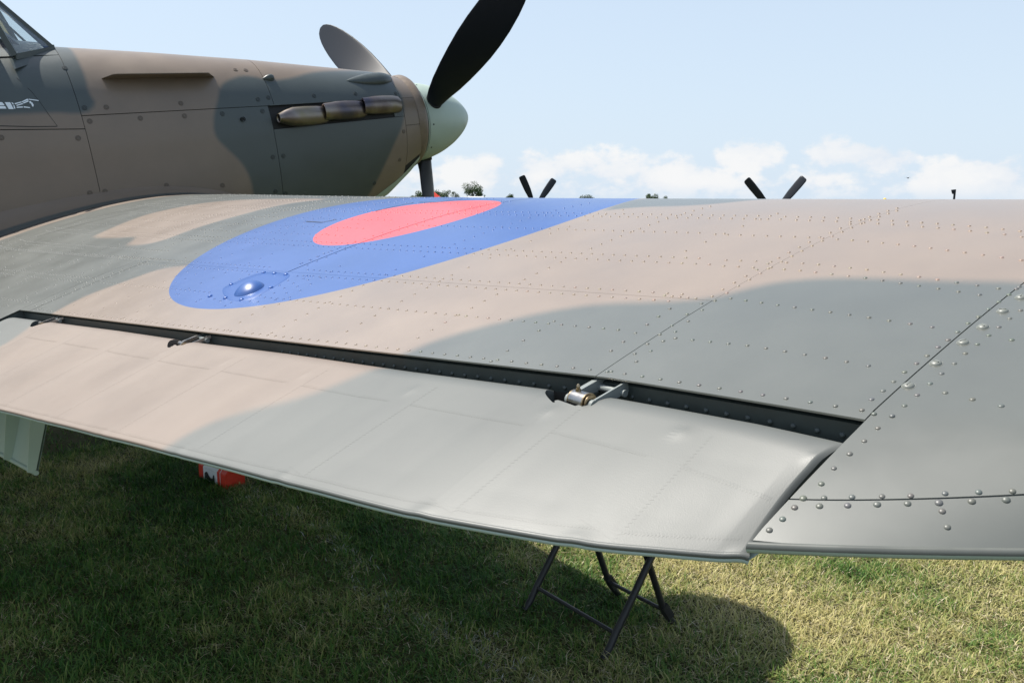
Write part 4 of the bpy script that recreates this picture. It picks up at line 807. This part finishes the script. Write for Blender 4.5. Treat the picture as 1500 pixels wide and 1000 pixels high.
m = MB(); rr = np.concatenate([[0], np.geomspace(1, 2500, 40)]); t = np.linspace(0, 2*np.pi, 73)
m.grid(np.stack([-1+rr[:, None]*np.cos(t), -3+rr[:, None]*np.sin(t), 0*rr[:, None]*t], -1)); g = m.build('ground', ground_mat()); tag(g, kind='structure')
def grass_mat(name, cols, rough=.55, tr=.35):
    m = bpy.data.materials.new(name); m.use_nodes = True; t = m.node_tree; b = t.nodes['Principled BSDF']; b.inputs['Roughness'].default_value = rough; b.inputs['Specular IOR Level'].default_value = .35
    a = N(t, 'ShaderNodeAttribute', attribute_name='green'); r = N(t, 'ShaderNodeValToRGB'); t.links.new(a.outputs['Fac'], r.inputs[0]); e = r.color_ramp.elements
    e[0].position = 0; e[0].color = (*cols[0], 1); e[1].position = 1; e[1].color = (*cols[-1], 1)
    for k, c in enumerate(cols[1:-1]): x = e.new((k+1)/(len(cols)-1)); x.color = (*c, 1)
    t.links.new(r.outputs[0], b.inputs['Base Color'])
    tl = N(t, 'ShaderNodeBsdfTranslucent'); t.links.new(r.outputs[0], tl.inputs[0]); mx = N(t, 'ShaderNodeMixShader', i_Fac=tr); o = t.nodes['Material Output']
    t.links.new(b.outputs[0], mx.inputs[1]); t.links.new(tl.outputs[0], mx.inputs[2]); t.links.new(mx.outputs[0], o.inputs[0]); return m
def straw_amt(x, y):   # dry patches
    a = .55*smooth_noise(x, y, .55, 1)+.30*smooth_noise(x, y, .16, 2)+.15*smooth_noise(x, y, .06, 3)
    band_ = np.exp(-((x+1.80+.05*np.sin(y*4))/.13)**2)*.22      # a worn streak along an old marking line
    sunlit_dry = np.clip((x+1.35)/.7, 0, 1)*np.clip((-y-2.0)/1.2, 0, 1)*.30       # dry turf, made paler still to carry the sunlight in the open
    return a+band_+sunlit_dry-.03
def blades(n, region, hgt, wid, flat, seed, name, matl, dens=None, shade=None):
    r = np.random.default_rng(seed); x0, x1, y0, y1 = region; x = r.uniform(x0, x1, n); y = r.uniform(y0, y1, n)
    if dens is not None: k = r.random(n) < dens(x, y); x, y = x[k], y[k]; n = len(x)
    az = r.uniform(0, 2*np.pi, n); clump = smooth_noise(x, y, .09, 11); h = hgt*(.35+.9*r.random(n))*(.55+.9*clump); w = wid*(.6+.8*r.random(n))
    lean = np.clip(r.normal(flat, .30, n), .05, 1.5); curl = r.uniform(.2, .9, n)
    dx, dy = np.cos(az), np.sin(az); px, py = -dy, dx
    V = np.empty((n, 5, 3)); z0 = r.uniform(0, .012, n)*(flat > 1)+(-.003)
    def pt(u, l): return x+dx*h*u*np.sin(l), y+dy*h*u*np.sin(l), z0+h*u*np.cos(l)
    ax, ay, az_ = pt(.55, lean); bx_, by_, bz_ = pt(.5, np.minimum(lean+curl, 1.62)); bx_ = ax+(bx_-x); by_ = ay+(by_-y); bz_ = az_+(bz_-z0)
    V[:, 0] = np.stack([x-px*w, y-py*w, z0], 1); V[:, 1] = np.stack([x+px*w, y+py*w, z0], 1)
    V[:, 2] = np.stack([ax-px*w*.8, ay-py*w*.8, az_], 1); V[:, 3] = np.stack([ax+px*w*.8, ay+py*w*.8, az_], 1); V[:, 4] = np.stack([bx_, by_, np.maximum(bz_, .001)], 1)
    me = bpy.data.meshes.new(name); me.vertices.add(n*5); me.vertices.foreach_set('co', V.astype(np.float32).ravel())
    base = (np.arange(n)*5)[:, None]; L = np.concatenate([base+[0, 1, 3, 2], base+[2, 3, 4]], 1).ravel(); me.loops.add(len(L)); me.loops.foreach_set('vertex_index', L.astype(np.int32))
    ls = np.stack([np.arange(n)*7, np.arange(n)*7+4], 1).ravel(); me.polygons.add(n*2); me.polygons.foreach_set('loop_start', ls.astype(np.int32)); me.polygons.foreach_set('loop_total', np.tile([4, 3], n).astype(np.int32))
    me.update(calc_edges=True); sa_ = straw_amt(x, y)
    v = np.clip((shade(x, y, r, n) if shade else sa_)+r.normal(0, .17, n), 0, 1); at = me.attributes.new('green', 'FLOAT', 'POINT'); at.data.foreach_set('value', np.repeat(v, 5).astype(np.float32))
    me.materials.append(matl); o = bpy.data.objects.new(name, me); COL.objects.link(o); return tag(o, kind='stuff')
MG = grass_mat('living_grass', [(.020, .072, .010), (.048, .145, .020), (.120, .215, .040), (.30, .32, .095), (.55, .49, .22)])
MS = grass_mat('dry_thatch', [(.16, .15, .060), (.30, .26, .13), (.50, .42, .25), (.62, .55, .38)], tr=.2)
near = (-4.2, .9, -5.2, .4)
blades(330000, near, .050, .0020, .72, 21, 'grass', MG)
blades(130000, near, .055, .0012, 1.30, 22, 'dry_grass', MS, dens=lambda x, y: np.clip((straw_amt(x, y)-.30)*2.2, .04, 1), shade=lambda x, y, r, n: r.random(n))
blades(110000, (-6, 4, -7, 4), .045, .003, .7, 23, 'outer_grass', MG, dens=lambda x, y: ~((x > near[0]) & (x < near[1]) & (y > near[2]) & (y < near[3])))
blades(60000, (-14, 14, -14, 14), .06, .007, .7, 24, 'far_grass', MG, dens=lambda x, y: ~((x > -6) & (x < 4) & (y > -7) & (y < 4)))

M_CH = grass_mat('chalky_grass', [(.16, .18, .13), (.34, .36, .30), (.62, .62, .56)], tr=.1)
blades(60000, (-2.2, -1.4, -5.0, .2), .040, .0016, .9, 25, 'chalky_grass', M_CH, dens=lambda x, y: np.exp(-((x+1.80+.05*np.sin(y*4))/.075)**2)*np.clip(smooth_noise(x, y, .07, 31)*2.4-.85, 0, 1)*.55, shade=lambda x, y, r, n: r.random(n))
# ------------------------------------------------------------------ folding table under the wing
M_TB = mat('black_powder_coat', (.018, .018, .020), .42, noise=.2, nscale=40)
tb = np.array([-1.19, -3.43, 0.])
tr_ = empty('folding_table', tuple(tb), 'small black folding table with crossed metal legs standing under the wing trailing edge', 'folding table')
def leg(pts, y): m = MB(); m.tube(np.array([[x, y, z] for x, z in pts])-tb, .0140, 10); return m.build('leg', M_TB, tr_)
P1 = [(-1.432, .004), (-1.40, .04), (-1.366, .095), (-1.185, .352), (-.965, .672)]; P2 = [(-1.020, .004), (-1.045, .035), (-1.078, .075), (-1.195, .352), (-1.37, .672)]
for y in (-3.188, -3.662): leg(P1, y)
for y in (-3.318, -3.634): leg(P2, y)
def cb(a, b, r): m = MB(); m.tube(np.array([a, b])-tb, r, 8); m.build('crossbar', M_TB, tr_)
cb([-1.372, -3.188, .088], [-1.372, -3.662, .088], .008); cb([-1.082, -3.318, .082], [-1.082, -3.634, .082], .008); cb([-.98, -3.188, .66], [-.98, -3.662, .66], .008); cb([-1.36, -3.318, .66], [-1.36, -3.634, .66], .008)
for y in (-3.318, -3.634): m = MB(); m.beam(np.array([-1.045, y, .045])-tb, np.array([-1.088, y, .105])-tb, .030, .030, (0, 1, 0)); m.build('leg_clip', M_TB, tr_)
for y0, y1 in ((-3.188, -3.318), (-3.662, -3.634)): m = MB(); m.tube(np.array([[-1.19, y0-.014*np.sign(y1-y0)*1, .352], [-1.19, y1, .352]])-tb, .007, 8); m.build('pivot', M_TB, tr_)
m = MB(); t = np.linspace(0, 2*np.pi, 48, endpoint=False)
m.grid(np.array([np.stack([.33*k*np.cos(t), .33*k*np.sin(t), 0*t+z], -1) for k, z in ((.02, .700), (.985, .700), (1, .694), (1, .682), (.985, .676), (.02, .676))]), wrap=True); m.build('table_top', M_TB, tr_)

# ------------------------------------------------------------------ red and white box by the wheel
MR = mat('red_paint', (.65, .045, .018), .45, noise=.1); MWh = mat('white_paint', (.70, .72, .72), .5, noise=.05); MK = mat('black_print', (.012, .012, .014), .5)
bx0 = np.array([-1.895, -.82, 0.]); ang = math.atan2(-.36, .066)   # long side runs outboard
K8 = .74
bt = empty('wheel_chock', tuple(bx0), 'red and white box with a black curl marking on the shaded grass', 'chock', rz=ang); bt.scale = (K8, K8, K8)
def oct_(x, w, h): return [[x, -w/2, 0.0], [x, w/2, 0.0], [x, w/2, h*.72], [x, w/2-.035, h], [x, -w/2+.035, h], [x, -w/2, h*.72]]
for x0, x1, mt, nm, gr in ((-.24, -.17, MR, 'end_block', .0), (-.17, .06, MWh, 'middle_panel', -.004), (.06, .115, MR, 'end_block', 0.), (.118, .20, MR, 'end_cap', .008)):
    m = MB(); m.loft([oct_(x0, .16+gr, .15+gr), oct_(x1, .16+gr, .15+gr)], smooth=False); m.build(nm, mt, bt)
m = MB(); m.loft([oct_(.114, .171, .161), oct_(.119, .171, .161)], smooth=False); m.build('band', MWh, bt)
cur = [(-.145, .02), (-.145, .055), (-.125, .07), (-.10, .075), (-.075, .05), (-.05, .035), (-.02, .036), (-.005, .07), (.012, .07), (.018, .0), (-.04, .0), (-.09, .012)]
m = MB(); m.add([[x, -.0800, z] for x, z in cur], [tuple(range(len(cur)))[::-1]], False); m.build('curl_marking', MK, bt)

# ------------------------------------------------------------------ distance
def at(px, dist, z=0.):
    v = FW+(px-750)/F_PX*RT; h = v[:2]/np.linalg.norm(v[:2]); return np.array([CAM[0]+h[0]*dist, CAM[1]+h[1]*dist, z])
M_BARK = mat('bark', (.09, .07, .05), .9)
def leaf_mat():
    return grass_mat('tree_leaves', [(.020, .045, .012), (.045, .085, .022), (.085, .125, .035)], tr=.25)
M_LEAF = leaf_mat()
def tree(px, dist, w, h, label, lobes, group='trees beyond the field'):
    p = at(px, dist); t0 = empty('broadleaf_tree', tuple(p), label, 'tree', group); r = np.random.default_rng(int(px))
    m = MB(); m.tube([[0, 0, 0], [.05, 0, h*.3], [-.03, .04, h*.6], [0, 0, h*.85]], [w*.05, w*.04, w*.025, .02], 8)
    for k in range(5): a = r.uniform(0, 6.28); m.tube([[0, 0, h*(.3+.08*k)], [w*.3*math.cos(a), w*.3*math.sin(a), h*(.5+.08*k)]], [w*.02, .01], 5)
    m.build('trunk', M_BARK, t0); cs = []
    for k in range(lobes): a = r.uniform(0, 6.28); q = math.sqrt(r.random())*w*.36; zz = h*r.uniform(.35, .88); sh = 1-.55*max((zz/h-.6)/.4, 0); cs.append((q*sh*math.cos(a), q*sh*math.sin(a), zz, w*r.uniform(.12, .22)))
    n = 2600; ci = r.integers(0, lobes, n); C = np.array(cs)[ci]; dv = r.normal(size=(n, 3)); dv /= np.linalg.norm(dv, axis=1)[:, None]; P = C[:, :3]+dv*(C[:, 3]*r.uniform(.55, 1.05, n))[:, None]*[1, 1, .85]
    s_ = w*.022*r.uniform(.6, 1.5, n); A = r.normal(size=(n, 3)); A /= np.linalg.norm(A, axis=1)[:, None]; B = np.cross(A, dv); B /= np.linalg.norm(B, axis=1)[:, None]+1e-9
    V = np.stack([P-A*s_[:, None], P+B*s_[:, None]*.6, P+A*s_[:, None], P-B*s_[:, None]*.6], 1).reshape(-1, 3); V[:, 2] = np.maximum(V[:, 2], .1)
    m = MB(); m.add(V, [(4*i, 4*i+1, 4*i+2, 4*i+3) for i in range(n)], False, np.repeat(np.clip(r.normal(.5, .25, n), 0, 1), 4)); tag(m.build('crown', M_LEAF, t0), kind='stuff')
tree(693, 120, 3.6, 4.2, 'largest rounded tree on the horizon, right of the propeller spinner', 22, None)
tree(656, 120, 1.9, 3.1, 'small tree just right of the red tent peak', 12); tree(668, 126, 1.7, 3.0, 'small tree filling the gap left of the largest tree', 12)
tree(642, 135, 3.4, 2.9, 'low broad tree behind the red tent peak', 14); tree(616, 130, 3.2, 2.7, 'low tree behind the lower propeller blade', 14); tree(604, 130, 1.2, 2.2, 'smallest bush left of the lower propeller blade', 9)
tree(748, 140, 2.4, 2.5, 'low round tree left of the nearer pair of raised blades', 12); tree(852, 150, 3.8, 2.3, 'low flat tree right of the first pair of raised blades', 14)
tree(948, 150, 3.2, 2.7, 'low tree above the wing edge where blue meets green', 14); tree(968, 155, 2.0, 2.4, 'tiny bush at the right end of the low tree line', 10)
# red tent
p = at(636, 60); t0 = empty('red_tent', tuple(p), 'red peaked gazebo tent on the horizon behind the lower propeller blade', 'tent')
MRed = mat('red_canvas', (.75, .06, .03), .7)
m = MB(); V = [[0, 0, 2.20]]+[[.52*a, .52*b, 1.62] for a, b in ((-1, -1), (1, -1), (1, 1), (-1, 1))]+[[.52*a, .52*b, 1.50] for a, b in ((-1, -1), (1, -1), (1, 1), (-1, 1))]
m.add(V, [(0, 1, 2), (0, 2, 3), (0, 3, 4), (0, 4, 1), (1, 5, 6, 2), (2, 6, 7, 3), (3, 7, 8, 4), (4, 8, 5, 1)], False); m.build('roof', MRed, t0)
for a, b in ((-1, -1), (1, -1), (1, 1), (-1, 1)): m = MB(); m.tube([[.5*a, .5*b, 0], [.5*a, .5*b, 1.6]], .02, 6); m.build('pole', MWh, t0)
# red and yellow windsock-like parasol beside the chin
p = at(559, 24); t0 = empty('parasol', tuple(p), 'red and yellow striped parasol just visible below the fighter nose', 'parasol'); MY = mat('yellow_canvas', (.80, .50, .03), .7)
m = MB(); m.tube([[0, 0, 0], [0, 0, 1.9]], .015, 6); m.build('pole', MWh, t0)
for k in range(8):
    m = MB(); a = np.linspace(k*math.pi/4, (k+1)*math.pi/4, 4); m.grid(np.array([np.stack([r*np.cos(a), r*np.sin(a), 0*a+z], -1) for r, z in ((0.01, 1.93), (.12, 1.87), (.16, 1.70))])); m.build('canopy_segment', (MY, MRed)[k % 2], t0)
# parked aircraft: only the raised blades show above the near wing
M_PA = mat('parked_aircraft_paint', (.16, .18, .17), .45, noise=.1)
def parked(px, dist, hub, Rb, phis, label, head):
    p = at(px, dist); t0 = empty('parked_aircraft', tuple(p), label, 'aircraft', 'parked aircraft beyond the near wing'); v = p[:2]-CAM[:2]; t0.rotation_euler = (0, 0, math.atan2(v[1], v[0])+math.pi+head)
    rg = []
    for x, r, z in ((-.10, .16, 0), (-.25, .27, -.02), (-.7, .33, -.06), (-1.5, .34, -.10), (-2.6, .32, -.12), (-4.2, .22, -.10), (-5.4, .08, 0)):
        t = np.linspace(0, 2*np.pi, 24, endpoint=False); rg.append(np.stack([0*t+x, r*np.cos(t), hub+z+r*1.0*np.sin(t)], -1))
    m = MB(); m.loft(np.array(rg)); m.build('fuselage', M_PA, t0)
    m = MB(); m.loft([[[x, y, hub-.35+dz] for x, dz in ((-1.2, 0), (-1.7, .10), (-2.6, .0), (-1.7, -.06))] for y in (-4.2, 0, 4.2)], smooth=False); m.build('wing', M_PA, t0)
    m = MB(); m.loft([[[x, y, hub+.02+dz] for x, dz in ((-4.7, 0), (-5.0, .03), (-5.4, 0), (-5.0, -.03))] for y in (-1.4, 0, 1.4)], smooth=False); m.build('tailplane', M_PA, t0)
    m = MB(); m.grid(np.array([np.stack([0*t+x, r*np.cos(t), hub+r*np.sin(t)], -1) for x, r in ((-.1, .17), (.05, .16), (.18, .10), (.25, .01))]), wrap=True); m.build('spinner', M_PA, t0)
    for ph in phis:
        rh = np.array([0, -math.sin(ph*D), math.cos(ph*D)]); th_ = np.array([0, math.cos(ph*D), math.sin(ph*D)]); rings = []
        for q, c in ((.08, .05), (.18, .06), (.35, .12), (.55, .155), (.8, .165), (.95, .16), (.985, .145), (1.0, .10)):
            d_ = th_*.93+np.array([.35, 0, 0]); t = np.linspace(0, 2*np.pi, 14, endpoint=False); rings.append(rh*q*Rb+np.array([0, 0, hub])+np.outer(np.cos(t)*c*Rb*.5/.6*.75, d_)+np.outer(np.sin(t)*.012, [1, 0, 0]))
        m = MB(); m.loft(np.array(rings)); m.build('propeller_blade', M_BLACK, t0)
    for sy in (-1, 1):
        m = MB(); m.tube([[-1.4, sy*1.0, hub-.35], [-1.3, sy*1.05, .2]], .04, 8); m.build('leg', M_STEEL, t0)
        m = MB(); m.tube([[-1.3, sy*1.05-.07, .2], [-1.3, sy*1.05+.07, .2]], .2, 20); m.build('wheel', M_RUB, t0)
    m = MB(); m.tube([[-5.0, 0, hub-.05], [-5.1, 0, .12]], .03, 8); m.tube([[-5.1, -.03, .12], [-5.1, .03, .12]], .12, 16); m.build('tail_wheel', M_RUB, t0)
parked(782, 25.5, 1.44, 1.0, (-35, 25, 145, 205), 'parked aircraft whose pair of dark blades stands up just right of the largest tree', .25)
parked(1123, 21.5, 1.38, 1.06, (-38, 41, 142, 221), 'parked aircraft whose larger pair of dark blades stands up further right above the wing', -.2)
parked(549, 26, 1.42, 1.0, (-35, 27, 145, 207), 'parked aircraft with one black blade showing under the fighter nose', .2)
# pole with a small flag, yellow ball, bird, white van roof
p = at(1378, 45); t0 = empty('flag_pole', tuple(p), 'thin dark pole with a tiny pennant at the right of the horizon', 'pole'); m = MB(); m.tube([[0, 0, 0], [.05, 0, 2.22]], .05, 8); m.build('mast', M_BLACK, t0)
m = MB(); d_ = -RT; m.add(np.array([[0, 0, 2.22], [0, 0, 2.0], [.12, 0, 2.02], [.2, 0, 2.2]])*[0, 0, 1]+np.outer([0, 0, .10, .16], d_)*1.0, [(0, 1, 2, 3)], False); m.build('pennant', M_BLACK, t0)
p = at(1280, 40); t0 = empty('marker_ball', tuple(p), 'tiny yellow ball on a post right of the larger raised blades', 'marker'); m = MB(); m.tube([[0, 0, 0], [0, 0, 1.66]], .02, 6); m.build('post', M_BLACK, t0)
m = MB(); V, F_ = dome(12, 5, 1.0); m.add(V*.07+[0, 0, 1.73], F_); m.add(V*[.07, .07, -.07]+[0, 0, 1.73], [f[::-1] for f in F_]); m.build('ball', MY, t0)
p = at(693, 70); t0 = empty('van', tuple(p), 'white van roof under the largest tree on the horizon', 'van', rz=1.2)
m = MB(); sec = [(-1.3, .35), (1.25, .35), (1.3, .9), (.95, 1.25), (.6, 1.78), (.3, 1.88), (-1.1, 1.88), (-1.28, 1.75)]; m.loft([[[x, y*k, z if abs(y) < .5 else z*.98] for x, z in sec] for y, k in ((-.62, 1), (-.5, 1), (.5, 1), (.62, 1))], smooth=False); m.build('body', MWh, t0)
for sy in (-1, 1):
    m = MB(); m.add([[-.9, sy*.626, 1.15], [.2, sy*.626, 1.15], [.2, sy*.626, 1.55], [-.9, sy*.626, 1.55]], [(0, 1, 2, 3)], False); m.build('window', M_GLASS, t0)
    for x in (-.85, .85): m = MB(); m.tube([[x, sy*.56, .3], [x, sy*.68, .3]], .3, 18); m.build('wheel', M_RUB, t0)
v = FW+(1330-750)/F_PX*RT-(261-500)/F_PX*UP; p = CAM+v*60; t0 = empty('bird', tuple(p), 'tiny dark bird in the sky above the right of the wing', 'bird')
m = MB(); m.tube([[-.12, 0, 0], [-.04, 0, .01], [.06, 0, .01], [.12, 0, 0]], [.005, .035, .035, .01], 8); m.build('body', M_BLACK, t0)
for sy in (-1, 1): m = MB(); m.loft([[[x, sy*y, z], [x-.07*k, sy*y, z+.004], [x-.10*k, sy*y, z-.002]] for x, y, z, k in ((.04, .01, .01, 1), (.02, .12, .06, .9), (-.03, .24, .04, .3))]); m.build('wing', M_BLACK, t0)
